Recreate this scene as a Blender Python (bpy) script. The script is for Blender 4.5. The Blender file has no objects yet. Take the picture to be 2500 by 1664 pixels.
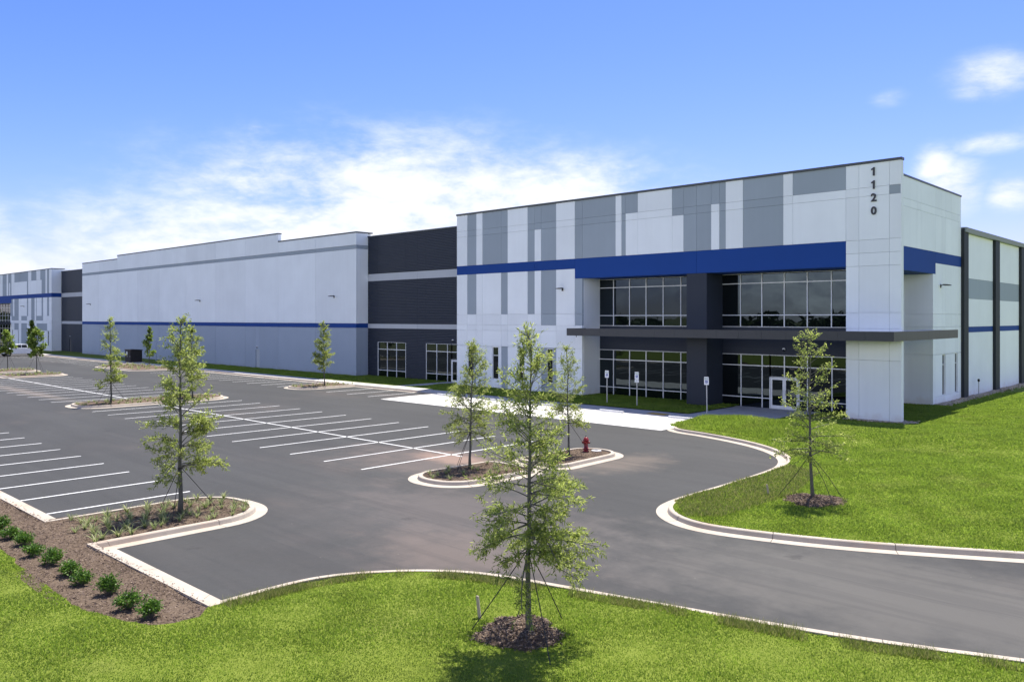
import bpy, bmesh, math, random
import numpy as np
from mathutils import Vector, Matrix
from mathutils.geometry import delaunay_2d_cdt

sc = bpy.context.scene
COL = sc.collection
R = math.radians
random.seed(7)

# ------------------------------------------------------------------ camera
YAW = 43.54
cam_d = bpy.data.cameras.new('camera')
cam_d.sensor_width = 36.0
cam_d.lens = 36.0 * 1984.0 / 2500.0
cam_d.shift_y = -0.022
cam_d.clip_start = 0.1
cam_d.clip_end = 9000
cam = bpy.data.objects.new('camera', cam_d)
cam.location = (0, 0, 6.0)
cam.rotation_euler = (R(90), 0, R(YAW))
COL.objects.link(cam)
sc.camera = cam
CS, SN = math.cos(R(YAW)), math.sin(R(YAW))

# ------------------------------------------------------------------ sun, sky, exposure
SUN = Vector((-0.33, 1.0, 2.32)).normalized()
EXPOSURE = 1.1
SKY_STRENGTH = 0.12
SUN_STRENGTH = 4.3
sd = bpy.data.lights.new('sun', 'SUN')
sd.energy = SUN_STRENGTH
sd.angle = R(0.53)
sd.color = (1.0, 0.95, 0.87)
so = bpy.data.objects.new('sun', sd)
so.rotation_euler = (-SUN).to_track_quat('-Z', 'Y').to_euler()
so.location = (-30, 80, 150)
COL.objects.link(so)

world = bpy.data.worlds.new('World')
sc.world = world
world.use_nodes = True
wn, wl = world.node_tree.nodes, world.node_tree.links
wn.clear()


def wnode(t, **kw):
    n = wn.new(t)
    for k, v in kw.items():
        setattr(n, k, v)
    return n


def wmath(op, a, b=None, c=None, clamp=False):
    n = wnode('ShaderNodeMath', operation=op, use_clamp=clamp)
    for i, v in enumerate((a, b, c)):
        if v is None:
            continue
        if isinstance(v, (int, float)):
            n.inputs[i].default_value = v
        else:
            wl.new(v, n.inputs[i])
    return n.outputs[0]


def wdot(vec, const):
    n = wnode('ShaderNodeVectorMath', operation='DOT_PRODUCT')
    wl.new(vec, n.inputs[0])
    n.inputs[1].default_value = const
    return n.outputs['Value']


sky = wnode('ShaderNodeTexSky', sky_type='NISHITA', sun_disc=False)
sky.sun_elevation = math.asin(SUN.z)
sky.sun_rotation = math.atan2(SUN.x, SUN.y)
sky.altitude = 200
sky.air_density = 1.0
sky.dust_density = 0.35
sky.ozone_density = 2.2
hsv = wnode('ShaderNodeHueSaturation')
hsv.inputs['Saturation'].default_value = 1.0
hsv.inputs['Hue'].default_value = 0.512
nrm = wnode('ShaderNodeVectorMath', operation='SCALE')
nrm.inputs['Scale'].default_value = 1 / 7.0
wl.new(sky.outputs[0], nrm.inputs[0])
gam = wnode('ShaderNodeGamma')
gam.inputs['Gamma'].default_value = 1.6
wl.new(nrm.outputs[0], gam.inputs['Color'])
nrm1 = wnode('ShaderNodeVectorMath', operation='SCALE')
nrm1.inputs['Scale'].default_value = 7.0
wl.new(gam.outputs[0], nrm1.inputs[0])
den = wnode('ShaderNodeVectorMath', operation='MULTIPLY_ADD')
den.inputs[1].default_value = (.09, .205, .09)
den.inputs[2].default_value = (1, 1, 1)
wl.new(nrm1.outputs[0], den.inputs[0])
num_ = wnode('ShaderNodeVectorMath', operation='MULTIPLY')
num_.inputs[1].default_value = (.84, 1.2, 1.28)
wl.new(nrm1.outputs[0], num_.inputs[0])
nrm2 = wnode('ShaderNodeVectorMath', operation='DIVIDE')
wl.new(num_.outputs[0], nrm2.inputs[0])
wl.new(den.outputs[0], nrm2.inputs[1])
wl.new(nrm2.outputs[0], hsv.inputs['Color'])
tc = wnode('ShaderNodeTexCoord')
D = tc.outputs['Generated']
sep = wnode('ShaderNodeSeparateXYZ')
wl.new(D, sep.inputs[0])
zc = wmath('ADD', wmath('MAXIMUM', sep.outputs['Z'], 0.0), 0.10)
pl = wnode('ShaderNodeCombineXYZ')
wl.new(wmath('DIVIDE', sep.outputs['X'], zc), pl.inputs[0])
wl.new(wmath('DIVIDE', sep.outputs['Y'], zc), pl.inputs[1])


def wnoise(vec, scale, detail, rough, dist=0.0):
    n = wnode('ShaderNodeTexNoise')
    n.inputs['Scale'].default_value = scale
    n.inputs['Detail'].default_value = detail
    n.inputs['Roughness'].default_value = rough
    n.inputs['Distortion'].default_value = dist
    wl.new(vec, n.inputs['Vector'])
    return n.outputs['Fac']


n_plane = wnoise(pl.outputs[0], 1.1, 9, 0.58, 0.3)
mp = wnode('ShaderNodeMapping')
mp.inputs['Scale'].default_value = (1, 1, 2.6)
wl.new(D, mp.inputs['Vector'])
n_dir = wnoise(mp.outputs[0], 9.0, 10, 0.60, 0.25)
n_fine = wnoise(mp.outputs[0], 34.0, 8, 0.62, 0.2)
n_big = wnoise(mp.outputs[0], 2.6, 4, 0.5)


def pdir(u, v):
    r = (u - 1250) / 1984.0
    up = (777 - v) / 1984.0
    return Vector((r * CS - SN, r * SN + CS, up)).normalized()


# cumulus and cirrus patches: (pixel-free) directions with angular sizes, thickness
blobs = [(1000, 545, .32, .105, 1.05), (520, 590, .24, .065, .8), (1330, 500, .20, .070, .85), (760, 480, .20, .060, .8),
         (180, 670, .22, .045, .65), (330, 425, .07, .012, .34), (625, 335, .018, .028, .40), (1100, 430, .20, .045, .6), (600, 400, .12, .03, .45),
         (2425, 180, .050, .028, .56), (2380, 215, .03, .018, .46), (2170, 240, .024, .013, .36), (2400, 352, .056, .014, .50), (2285, 412, .024, .030, .8),
         (2322, 455, .034, .030, .9), (2465, 472, .026, .020, .76), (2720, 300, .08, .04, .6), (-250, 560, .18, .05, .7)]
# visible patches, then unseen banks added round the horizon to brighten the walls
ring = [(pdir(u, v), a, b, amp) for (u, v, a, b, amp) in blobs]
for rot in (80, 118, 156, 194, 232, 268):
    for (u, v, a, b, amp) in ((1000, 570, .34, .11, 1.1), (500, 520, .26, .08, .95), (1500, 400, .20, .08, 1.0)):
        c = pdir(u, v)
        c.rotate(Matrix.Rotation(R(rot + random.uniform(-8, 8)), 3, 'Z'))
        ring.append((c, a, b, amp))
mask = None
for (c, a, b, amp) in ring:
    rt = Vector((c.y, -c.x, 0)).normalized()
    upv = rt.cross(c)
    fw = wmath('MAXIMUM', wdot(D, c), 0.05)
    x = wmath('DIVIDE', wdot(D, rt / a), fw)
    y = wmath('DIVIDE', wdot(D, upv / b), fw)
    q = wmath('ADD', wmath('MULTIPLY', x, x), wmath('MULTIPLY', y, y))
    g = wmath('MULTIPLY', wmath('POWER', 2.718, wmath('MULTIPLY', q, -1.0)), amp)
    mask = g if mask is None else wmath('MAXIMUM', mask, g)
edge = wmath('ADD', wmath('MULTIPLY', wmath('SUBTRACT', n_dir, 0.5), 2.2), wmath('MULTIPLY', wmath('SUBTRACT', n_fine, 0.5), 1.1))
m1 = wmath('MULTIPLY', mask, wmath('ADD', wmath('ADD', edge, 0.95), wmath('MULTIPLY', wmath('SUBTRACT', n_big, 0.5), 0.8)))
mr = wnode('ShaderNodeMapRange', interpolation_type='SMOOTHSTEP')
mr.inputs['From Min'].default_value = 0.12
mr.inputs['From Max'].default_value = 0.95
wl.new(m1, mr.inputs['Value'])
mr2 = wnode('ShaderNodeMapRange', interpolation_type='SMOOTHSTEP')
mr2.inputs['From Min'].default_value = 0.46
mr2.inputs['From Max'].default_value = 0.64
mr2.inputs['To Max'].default_value = 0.22
wl.new(n_plane, mr2.inputs['Value'])
# thin cumulus overhead, above the view, added for ambient light
hi = wnode('ShaderNodeMapRange', interpolation_type='SMOOTHSTEP')
hi.inputs['From Min'].default_value = 0.40
hi.inputs['From Max'].default_value = 0.58
wl.new(sep.outputs['Z'], hi.inputs['Value'])
fac = wmath('MAXIMUM', mr.outputs[0], wmath('MULTIPLY', mr2.outputs[0], hi.outputs[0]))
mix = wnode('ShaderNodeMix', data_type='RGBA')
wl.new(wmath('MULTIPLY', fac, 0.86), mix.inputs['Factor'])
wl.new(hsv.outputs[0], mix.inputs['A'])
# clouds towards the sun are seen from their shaded side, those opposite it are lit full on
cl = wnode('ShaderNodeMapRange', interpolation_type='SMOOTHSTEP')
wl.new(wdot(D, Vector((SUN.x, SUN.y, 0)).normalized()), cl.inputs['Value'])
for i, v in enumerate((-0.3, 0.6, 11.0, 4.4)):
    cl.inputs[i + 1].default_value = v
body = wmath('MULTIPLY', cl.outputs[0], wmath('ADD', 0.80, wmath('MULTIPLY', n_dir, 0.36)))
cc = wnode('ShaderNodeCombineXYZ')
wl.new(body, cc.inputs[0])
wl.new(wmath('MULTIPLY', body, 1.01), cc.inputs[1])
wl.new(wmath('MULTIPLY', body, 1.05), cc.inputs[2])
wl.new(cc.outputs[0], mix.inputs['B'])
bg = wnode('ShaderNodeBackground')
bg.inputs['Strength'].default_value = SKY_STRENGTH
wl.new(mix.outputs['Result'], bg.inputs['Color'])
wo = wnode('ShaderNodeOutputWorld')
wl.new(bg.outputs[0], wo.inputs[0])

sc.view_settings.view_transform = 'Standard'
sc.view_settings.look = 'None'
sc.view_settings.gamma = 1.0
sc.view_settings.use_curve_mapping = False
sc.view_settings.exposure = EXPOSURE
sc.render.engine = 'CYCLES'


# ------------------------------------------------------------------ materials
class NT:
    def __init__(s, name):
        s.m = bpy.data.materials.new(name)
        s.m.use_nodes = True
        s.n, s.l = s.m.node_tree.nodes, s.m.node_tree.links
        s.bsdf = s.n['Principled BSDF']
        s.out = s.n['Material Output']

    def node(s, t, **kw):
        n = s.n.new(t)
        for k, v in kw.items():
            setattr(n, k, v)
        return n

    def set(s, sock, v):
        if hasattr(v, 'is_linked') or hasattr(v, 'links'):
            s.l.new(v, sock)
        elif isinstance(v, (tuple, list)) and len(v) == 3 and sock.type == 'RGBA':
            sock.default_value = (*v, 1)
        else:
            sock.default_value = v

    def math(s, op, a, b=None, clamp=False):
        n = s.node('ShaderNodeMath', operation=op, use_clamp=clamp)
        s.set(n.inputs[0], a)
        if b is not None:
            s.set(n.inputs[1], b)
        return n.outputs[0]

    def pos(s, scale=(1, 1, 1)):
        g = s.node('ShaderNodeNewGeometry')
        m = s.node('ShaderNodeMapping')
        m.inputs['Scale'].default_value = scale
        s.l.new(g.outputs['Position'], m.inputs['Vector'])
        return m.outputs[0]

    def noise(s, vec, scale, detail=4, rough=0.55, dist=0.0):
        n = s.node('ShaderNodeTexNoise')
        n.inputs['Scale'].default_value = scale
        n.inputs['Detail'].default_value = detail
        n.inputs['Roughness'].default_value = rough
        n.inputs['Distortion'].default_value = dist
        s.l.new(vec, n.inputs['Vector'])
        return n.outputs['Fac']

    def rng(s, v, a, b, c, d, smooth=False):
        n = s.node('ShaderNodeMapRange')
        if smooth:
            n.interpolation_type = 'SMOOTHSTEP'
        for i, q in enumerate((a, b, c, d)):
            n.inputs[i + 1].default_value = q
        s.set(n.inputs[0], v)
        return n.outputs[0]

    def mix(s, f, a, b, mode='MIX'):
        n = s.node('ShaderNodeMix', data_type='RGBA', blend_type=mode)
        s.set(n.inputs['Factor'], f)
        s.set(n.inputs['A'], a)
        s.set(n.inputs['B'], b)
        return n.outputs['Result']

    def scale(s, col, f):
        n = s.node('ShaderNodeVectorMath', operation='SCALE')
        s.set(n.inputs[0], col if not isinstance(col, tuple) else col)
        s.set(n.inputs['Scale'], f)
        return n.outputs[0]

    def bump(s, h, strength, dist=0.02):
        n = s.node('ShaderNodeBump')
        n.inputs['Strength'].default_value = strength
        n.inputs['Distance'].default_value = dist
        s.l.new(h, n.inputs['Height'])
        s.l.new(n.outputs[0], s.bsdf.inputs['Normal'])


def plain(name, col, rough=0.6, metal=0.0, var=0.06, nscale=6.0, spec=0.5):
    t = NT(name)
    f = t.rng(t.noise(t.pos(), nscale, 4), 0.3, 0.7, 1 - var, 1 + var)
    t.set(t.bsdf.inputs['Base Color'], t.scale(col, f))
    t.bsdf.inputs['Roughness'].default_value = rough
    t.bsdf.inputs['Metallic'].default_value = metal
    t.bsdf.inputs['Specular IOR Level'].default_value = spec
    return t.m


def panelmat(name, col, rough=0.75, streak=0.02):
    """painted tilt-up concrete: faint clouding, rain streaks, tone differing panel by panel"""
    t = NT(name)
    p = t.pos()
    cl = t.rng(t.noise(p, 0.35, 5), 0.3, 0.7, 0.965, 1.035)
    st = t.rng(t.noise(t.pos((1.6, 1.6, 0.06)), 2.2, 5), 0.35, 0.75, 1.0 + streak * 0.4, 1.0 - streak)
    oi = t.node('ShaderNodeObjectInfo')
    rd = t.rng(oi.outputs['Random'], 0, 1, 0.955, 1.03)
    g = t.node('ShaderNodeNewGeometry')
    s2 = t.node('ShaderNodeSeparateXYZ')
    t.l.new(g.outputs['Position'], s2.inputs[0])
    # red-clay splash along the foot of the wall
    low = t.rng(t.math('ADD', s2.outputs['Z'], t.rng(t.noise(p, 1.7, 4), .3, .7, -.25, .25)), 0.05, 0.55, 0.32, 0.0, True)
    f = t.math('MULTIPLY', t.math('MULTIPLY', cl, st), rd)
    c = t.mix(low, t.scale(col, f), tuple(0.75 * a * b + .0 for a, b in zip(col, (1.0, .80, .66))))
    t.set(t.bsdf.inputs['Base Color'], c)
    t.bsdf.inputs['Roughness'].default_value = rough
    t.bsdf.inputs['Specular IOR Level'].default_value = 0.3
    t.bump(t.noise(p, 30, 3), 0.10, 0.004)
    return t.m


M = {}
M['white'] = panelmat('painted white concrete', (0.835, 0.875, 0.895))
M['gray'] = panelmat('painted mid grey concrete', (0.335, 0.385, 0.430))
M['lowgray'] = panelmat('painted blue grey concrete', (0.34, 0.395, 0.475))
M['blue'] = panelmat('painted royal blue concrete', (0.008, 0.054, 0.255))
M['stripe'] = panelmat('painted light grey stripe', (0.47, 0.49, 0.515))
M['dark'] = panelmat('painted charcoal concrete', (0.027, 0.034, 0.050), 0.6)
M['rib'] = panelmat('charcoal ribbed cladding', (0.032, 0.040, 0.060), 0.5)
M['coping'] = plain('dark metal coping', (0.055, 0.062, 0.070), 0.45, 0.0, .08)
M['canopy'] = plain('charcoal metal fascia', (0.032, 0.035, 0.042), 0.45, 0.0, .06, 1.0)
M['membrane'] = plain('pale canopy roof membrane', (0.62, 0.63, 0.64), .8)
M['alu'] = plain('clear anodised aluminium', (0.76, 0.77, 0.79), 0.45, 0.1, .04)
M['roof'] = plain('flat roof membrane', (0.55, 0.55, 0.54), .9)
M['pilaster'] = plain('dark steel pilaster', (0.014, 0.018, 0.022), .7)
M['eave'] = plain('galvanised eave gutter', (0.22, 0.25, 0.26), .5, .4)
M['doorpaint'] = plain('grey painted steel door', (0.38, 0.42, 0.47), .5)
M['doordark'] = plain('charcoal painted steel door', (0.035, 0.037, 0.047), .5)
M['numeral'] = plain('near black numerals', (0.022, 0.023, 0.035), .4)
M['black'] = plain('black plastic', (0.012, 0.012, 0.013), .5)
M['strap'] = plain('black nylon strap', (0.018, 0.017, 0.017), .7)
M['wood'] = plain('weathered wood', (0.36, 0.31, 0.23), .8)
M['galv'] = plain('galvanised steel', (0.42, 0.43, 0.43), .5, .5)
M['signwhite'] = plain('white sign sheet', (0.80, 0.81, 0.82), .45)
M['signblue'] = plain('blue sign ink', (0.012, 0.045, 0.30), .45)
M['signgreen'] = plain('green sign ink', (0.012, 0.16, 0.075), .45)
M['red'] = plain('red hydrant paint', (0.22, 0.014, 0.018), .35)
M['carwhite'] = plain('white car paint', (0.78, 0.78, 0.79), .18, 0, .01)
M['tyre'] = plain('tyre rubber', (0.02, 0.02, 0.02), .8)
M['rim'] = plain('alloy rim', (0.45, 0.45, 0.46), .3, .8)
M['carglass'] = plain('dark car glass', (0.01, 0.012, 0.014), .05, 0, .01)
M['tail'] = plain('red lamp lens', (0.4, 0.01, 0.012), .2)
M['chrome'] = plain('bumper metal', (0.35, 0.35, 0.36), .25, .9)
M['trafo'] = plain('dark bronze equipment paint', (0.012, 0.010, 0.010), .75)
M['label'] = plain('pale warning label', (0.55, 0.62, 0.60), .5)
M['yellow'] = plain('yellow tactile paving', (0.50, 0.29, 0.045), .7)
M['domewhite'] = plain('white plastic', (0.7, 0.7, 0.7), .4)


def glass():
    t = NT('tinted reflective window glass')
    t.set(t.bsdf.inputs['Base Color'], (0.004, 0.0055, 0.0065))
    t.bsdf.inputs['Roughness'].default_value = 0.0
    t.bsdf.inputs['IOR'].default_value = 1.58
    t.set(t.bsdf.inputs['Specular Tint'], (0.72, 0.90, 1.0))
    oi = t.node('ShaderNodeObjectInfo')
    g = t.node('ShaderNodeNewGeometry')
    ad = t.node('ShaderNodeVectorMath', operation='ADD')
    t.l.new(g.outputs['Position'], ad.inputs[0])
    sc_ = t.node('ShaderNodeVectorMath', operation='SCALE')
    sc_.inputs[0].default_value = (3, 5, 7)
    t.l.new(oi.outputs['Random'], sc_.inputs['Scale'])
    t.l.new(sc_.outputs[0], ad.inputs[1])
    t.bump(t.noise(ad.outputs[0], 0.9, 1.5, .4), 0.35, 0.010)
    return t.m


M['glass'] = glass()


def concrete(name, col, stain=(0.42, 0.27, 0.18), stainf=0.5, joint=False):
    t = NT(name)
    p = t.pos()
    f = t.rng(t.noise(p, 1.3, 6, .62), 0.3, 0.7, 0.86, 1.08)
    f2 = t.rng(t.noise(p, 24, 4, .6), 0.3, 0.7, 0.93, 1.06)
    c = t.scale(col, t.math('MULTIPLY', f, f2))
    s = t.rng(t.noise(p, 0.55, 5, .65, .4), 0.52, 0.78, 0.0, stainf, True)
    t.set(t.bsdf.inputs['Base Color'], t.mix(s, c, stain))
    t.bsdf.inputs['Roughness'].default_value = 0.85
    t.bsdf.inputs['Specular IOR Level'].default_value = 0.25
    t.bump(t.noise(p, 60, 3), 0.25, 0.004)
    return t.m


M['kerb'] = concrete('kerb concrete with clay staining', (0.43, 0.375, 0.305))
M['walk'] = concrete('broomed walkway concrete', (0.50, 0.475, 0.435), stainf=.22)
M['pad'] = concrete('bright new parking concrete', (0.60, 0.575, 0.53), stainf=.12)
M['stop'] = concrete('white wheel stop concrete', (0.66, 0.655, 0.64), stainf=.1)


def asphalt():
    t = NT('asphalt')
    p = t.pos()
    base = (0.0410, 0.0412, 0.0392)
    big = t.rng(t.noise(p, 0.10, 5, .6), 0.3, 0.7, 0.86, 1.12)
    lane = t.rng(t.noise(t.pos((0.10, 0.55, 1)), 0.7, 6, .62, .3), 0.32, 0.70, 0.86, 1.13)
    fine = t.rng(t.noise(p, 46, 3, .7), 0.25, 0.75, 0.74, 1.26)
    mid = t.rng(t.noise(p, 5.5, 6, .66), 0.3, 0.7, 0.93, 1.08)
    c = t.scale(base, t.math('MULTIPLY', t.math('MULTIPLY', t.math('MULTIPLY', big, lane), fine), mid))
    # red clay dust, drifted in patches
    d1 = t.rng(t.noise(p, 0.085, 6, .62, .5), 0.50, 0.74, 0.0, 0.42, True)
    d2 = t.rng(t.noise(t.pos((.25, .8, 1)), 0.55, 6, .7), 0.45, 0.72, 0.25, 1.0, True)
    c = t.mix(t.math('MULTIPLY', d1, d2), c, (0.150, 0.115, 0.096))
    # silt where the lot drains through the gap between the two islands, and along the lawn kerb
    for (cx, cy, sx, sy, amt, colr) in ((-25.6, 23.6, 3.0, 1.5, .62, (0.30, 0.19, 0.135)), (-25.2, 22.6, 7.5, 3.6, .30, (0.21, 0.155, 0.13)),
                                        (-15.2, 14.2, 4.0, 2.2, .34, (0.20, 0.145, 0.115)), (-18.5, 17.5, 6, 3.5, .22, (0.17, 0.135, 0.12)),
                                        (-20.0, 27.5, 2.0, 3.5, .35, (0.22, 0.17, 0.13)), (-6.0, 18.5, 9, 4.5, .42, (0.138, 0.128, 0.110)), (-17.0, 16.0, 9, 5, .22, (0.12, 0.103, 0.095)), (-75, 20.8, 14, 1.0, .35, (.24, .19, .15))):
        v = t.node('ShaderNodeVectorMath', operation='SUBTRACT')
        g = t.node('ShaderNodeNewGeometry')
        t.l.new(g.outputs['Position'], v.inputs[0])
        v.inputs[1].default_value = (cx, cy, 0)
        w = t.node('ShaderNodeVectorMath', operation='DIVIDE')
        t.l.new(v.outputs[0], w.inputs[0])
        w.inputs[1].default_value = (sx, sy, 50)
        ln = t.node('ShaderNodeVectorMath', operation='LENGTH')
        t.l.new(w.outputs[0], ln.inputs[0])
        k = t.math('ADD', ln.outputs['Value'], t.rng(t.noise(p, 0.8, 6, .65), 0.2, 0.8, -.45, .45))
        c = t.mix(t.rng(k, 0.2, 1.1, amt, 0.0, True), c, colr)
    # paving lane seams run with the building
    g2 = t.node('ShaderNodeNewGeometry')
    s3 = t.node('ShaderNodeSeparateXYZ')
    t.l.new(g2.outputs['Position'], s3.inputs[0])
    wob = t.rng(t.noise(p, .35, 3), .3, .7, -.10, .10)
    fr = t.math('FRACT', t.math('DIVIDE', t.math('ADD', s3.outputs['Y'], t.math('ADD', wob, 1.3)), 3.66))
    seam = t.rng(t.math('ABSOLUTE', t.math('SUBTRACT', fr, .5)), 0.0, .010, .30, 0.0)
    c = t.mix(t.math('MULTIPLY', seam, t.rng(t.noise(p, 1.2, 4), .35, .6, .2, 1)), c, (0.018, 0.018, 0.018))
    # tyre polish along the drive aisle and the turn
    tr_ = t.rng(t.noise(t.pos((.05, 1.1, 1)), 1.5, 4, .6), .50, .62, 0, .22, True)
    c = t.mix(tr_, c, (0.026, 0.026, 0.026))
    # oil drips
    vo2 = t.node('ShaderNodeTexVoronoi')
    vo2.inputs['Scale'].default_value = .38
    t.l.new(p, vo2.inputs['Vector'])
    c = t.mix(t.rng(t.math('ADD', vo2.outputs['Distance'], t.rng(t.noise(p, 6, 3), .3, .7, -.05, .05)), 0.03, 0.11, .45, 0.0, True), c, (0.020, 0.019, 0.018))
    # pale scuffs and stone specks
    vo = t.node('ShaderNodeTexVoronoi')
    vo.inputs['Scale'].default_value = 1.5
    t.l.new(p, vo.inputs['Vector'])
    sp = t.rng(vo.outputs['Distance'], 0.012, 0.03, 0.6, 0.0)
    c = t.mix(sp, c, (0.30, 0.27, 0.24))
    t.set(t.bsdf.inputs['Base Color'], c)
    t.bsdf.inputs['Roughness'].default_value = 0.88
    t.bsdf.inputs['Specular IOR Level'].default_value = 0.35
    t.bump(t.noise(p, 70, 2, .7), 0.5, 0.006)
    return t.m


M['asphalt'] = asphalt()


def paint():
    t = NT('worn white line paint')
    p = t.pos()
    n = t.math('MAXIMUM', t.rng(t.noise(p, 9, 6, .75), 0.30, 0.50, 0.6, 0.0, True), t.rng(t.noise(p, .9, 5, .7), 0.52, 0.72, 0.0, 0.45, True))
    t.set(t.bsdf.inputs['Base Color'], t.mix(n, (0.72, 0.72, 0.70), (0.22, 0.21, 0.21)))
    t.bsdf.inputs['Roughness'].default_value = .7
    return t.m


M['paint'] = paint()


def mulch():
    t = NT('shredded bark mulch')
    p = t.pos()
    a = t.noise(p, 13, 5, .72, .6)
    c = t.mix(t.rng(a, .3, .7, 0, 1), (0.060, 0.041, 0.029), (0.185, 0.138, 0.098))
    c = t.mix(t.rng(t.noise(p, .9, 4), .45, .75, 0, .5, True), c, (0.19, 0.142, 0.102))
    t.set(t.bsdf.inputs['Base Color'], c)
    t.bsdf.inputs['Roughness'].default_value = 1.0
    t.bsdf.inputs['Specular IOR Level'].default_value = .1
    t.bump(a, 1.0, 0.05)
    return t.m


M['mulch'] = mulch()


def chips():
    t = NT('bark chips')
    g = t.node('ShaderNodeNewGeometry')
    cr = t.node('ShaderNodeValToRGB')
    e = cr.color_ramp.elements
    e[0].color = (0.050, 0.028, 0.022, 1)
    e[1].color = (0.29, 0.222, 0.162, 1)
    m = cr.color_ramp.elements.new(.6)
    m.color = (0.145, 0.103, 0.082, 1)
    t.l.new(g.outputs['Random Per Island'], cr.inputs[0])
    t.set(t.bsdf.inputs['Base Color'], cr.outputs[0])
    t.bsdf.inputs['Roughness'].default_value = 1
    return t.m


M['chips'] = chips()


def lawn_ground():
    t = NT('turf soil and thatch')
    p = t.pos()
    a = t.noise(p, 3.0, 6, .7)
    c = t.mix(t.rng(a, .35, .65, 0, 1), (0.125, 0.165, 0.022), (0.175, 0.215, 0.036))
    c = t.mix(t.rng(t.noise(p, .35, 5, .6), .52, .80, 0, .55, True), c, (0.16, 0.155, 0.055))
    t.set(t.bsdf.inputs['Base Color'], c)
    t.bsdf.inputs['Roughness'].default_value = 1
    t.bsdf.inputs['Specular IOR Level'].default_value = .1
    t.bump(t.noise(p, 30, 4, .7), 0.8, 0.03)
    return t.m


M['turf'] = lawn_ground()


def leafmat(name, cols, trans=0.45, patch=None, rough=.55):
    """leaf or blade: every island its own tint, light passing through from the back"""
    t = NT(name)
    g = t.node('ShaderNodeNewGeometry')
    cr = t.node('ShaderNodeValToRGB')
    el = cr.color_ramp.elements
    el[0].color = (*cols[0], 1)
    el[1].color = (*cols[-1], 1)
    for i, c in enumerate(cols[1:-1]):
        q = el.new((i + 1) / (len(cols) - 1))
        q.color = (*c, 1)
    t.l.new(g.outputs['Random Per Island'], cr.inputs[0])
    c = cr.outputs[0]
    if patch:
        p = t.pos()
        c = t.mix(t.rng(t.noise(p, patch[1], 5, .6), .50, .78, 0, patch[2], True), c, patch[0])
        c = t.scale(c, t.rng(t.noise(p, patch[1] * 2.3, 5, .6), .3, .7, .72, 1.22))
        c = t.mix(t.rng(t.noise(p, patch[1] * .6, 4, .55, .4), .42, .66, .45, 0, True), c, (0.140, 0.205, 0.024))
    df = t.bsdf
    t.set(df.inputs['Base Color'], c)
    df.inputs['Roughness'].default_value = rough
    df.inputs['Specular IOR Level'].default_value = .3
    tr = t.node('ShaderNodeBsdfTranslucent')
    t.set(tr.inputs['Color'], t.scale(c, 1.7))
    mx = t.node('ShaderNodeMixShader')
    mx.inputs[0].default_value = trans
    t.l.new(df.outputs[0], mx.inputs[1])
    t.l.new(tr.outputs[0], mx.inputs[2])
    t.l.new(mx.outputs[0], t.out.inputs['Surface'])
    return t.m


M['blade'] = leafmat('lawn grass blade', [(0.128, 0.202, 0.020), (0.182, 0.258, 0.029), (0.252, 0.318, 0.055)], .45, ((0.34, 0.32, 0.11), .42, .4))
M['blade_dry'] = leafmat('longer dry grass blade', [(0.070, 0.105, 0.016), (0.150, 0.180, 0.040), (0.290, 0.260, 0.110)], .35)
M['leaf_oak'] = leafmat('willow oak leaf', [(0.105, 0.145, 0.028), (0.225, 0.275, 0.058), (0.385, 0.415, 0.120)], .52)
M['leaf_dark'] = leafmat('maple leaf', [(0.075, 0.125, 0.022), (0.155, 0.220, 0.036), (0.260, 0.315, 0.070)], .48)
M['leaf_shrub'] = leafmat('glossy shrub leaf', [(0.024, 0.066, 0.010), (0.062, 0.140, 0.016), (0.150, 0.250, 0.034)], .25, None, .5)
M['leaf_wood'] = leafmat('woodland leaf', [(0.020, 0.036, 0.010), (0.040, 0.066, 0.016), (0.065, 0.090, 0.024)], .2)
M['lily'] = leafmat('variegated lilyturf blade', [(0.13, 0.17, 0.05), (0.21, 0.25, 0.09), (0.38, 0.39, 0.19)], .3)


def bark():
    t = NT('young oak bark')
    a = t.noise(t.pos((1, 1, .35)), 38, 5, .7)
    t.set(t.bsdf.inputs['Base Color'], t.mix(t.rng(a, .3, .7, 0, 1), (0.055, 0.052, 0.043), (0.150, 0.145, 0.122)))
    t.bsdf.inputs['Roughness'].default_value = .9
    t.bump(a, .6, .01)
    return t.m


M['bark'] = bark()


def stones():
    t = NT('tan river stone')
    g = t.node('ShaderNodeNewGeometry')
    t.set(t.bsdf.inputs['Base Color'], t.mix(g.outputs['Random Per Island'], (0.30, 0.235, 0.165), (0.56, 0.47, 0.36)))
    t.bsdf.inputs['Roughness'].default_value = .85
    return t.m


M['stone'] = stones()


def field():
    t = NT('open field')
    p = t.pos()
    c = t.mix(t.rng(t.noise(p, .02, 5), .35, .65, 0, 1), (0.075, 0.105, 0.026), (0.15, 0.145, 0.058))
    t.set(t.bsdf.inputs['Base Color'], c)
    t.bsdf.inputs['Roughness'].default_value = 1
    return t.m


M['field'] = field()


# ------------------------------------------------------------------ geometry helpers
WLOC = {}


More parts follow.
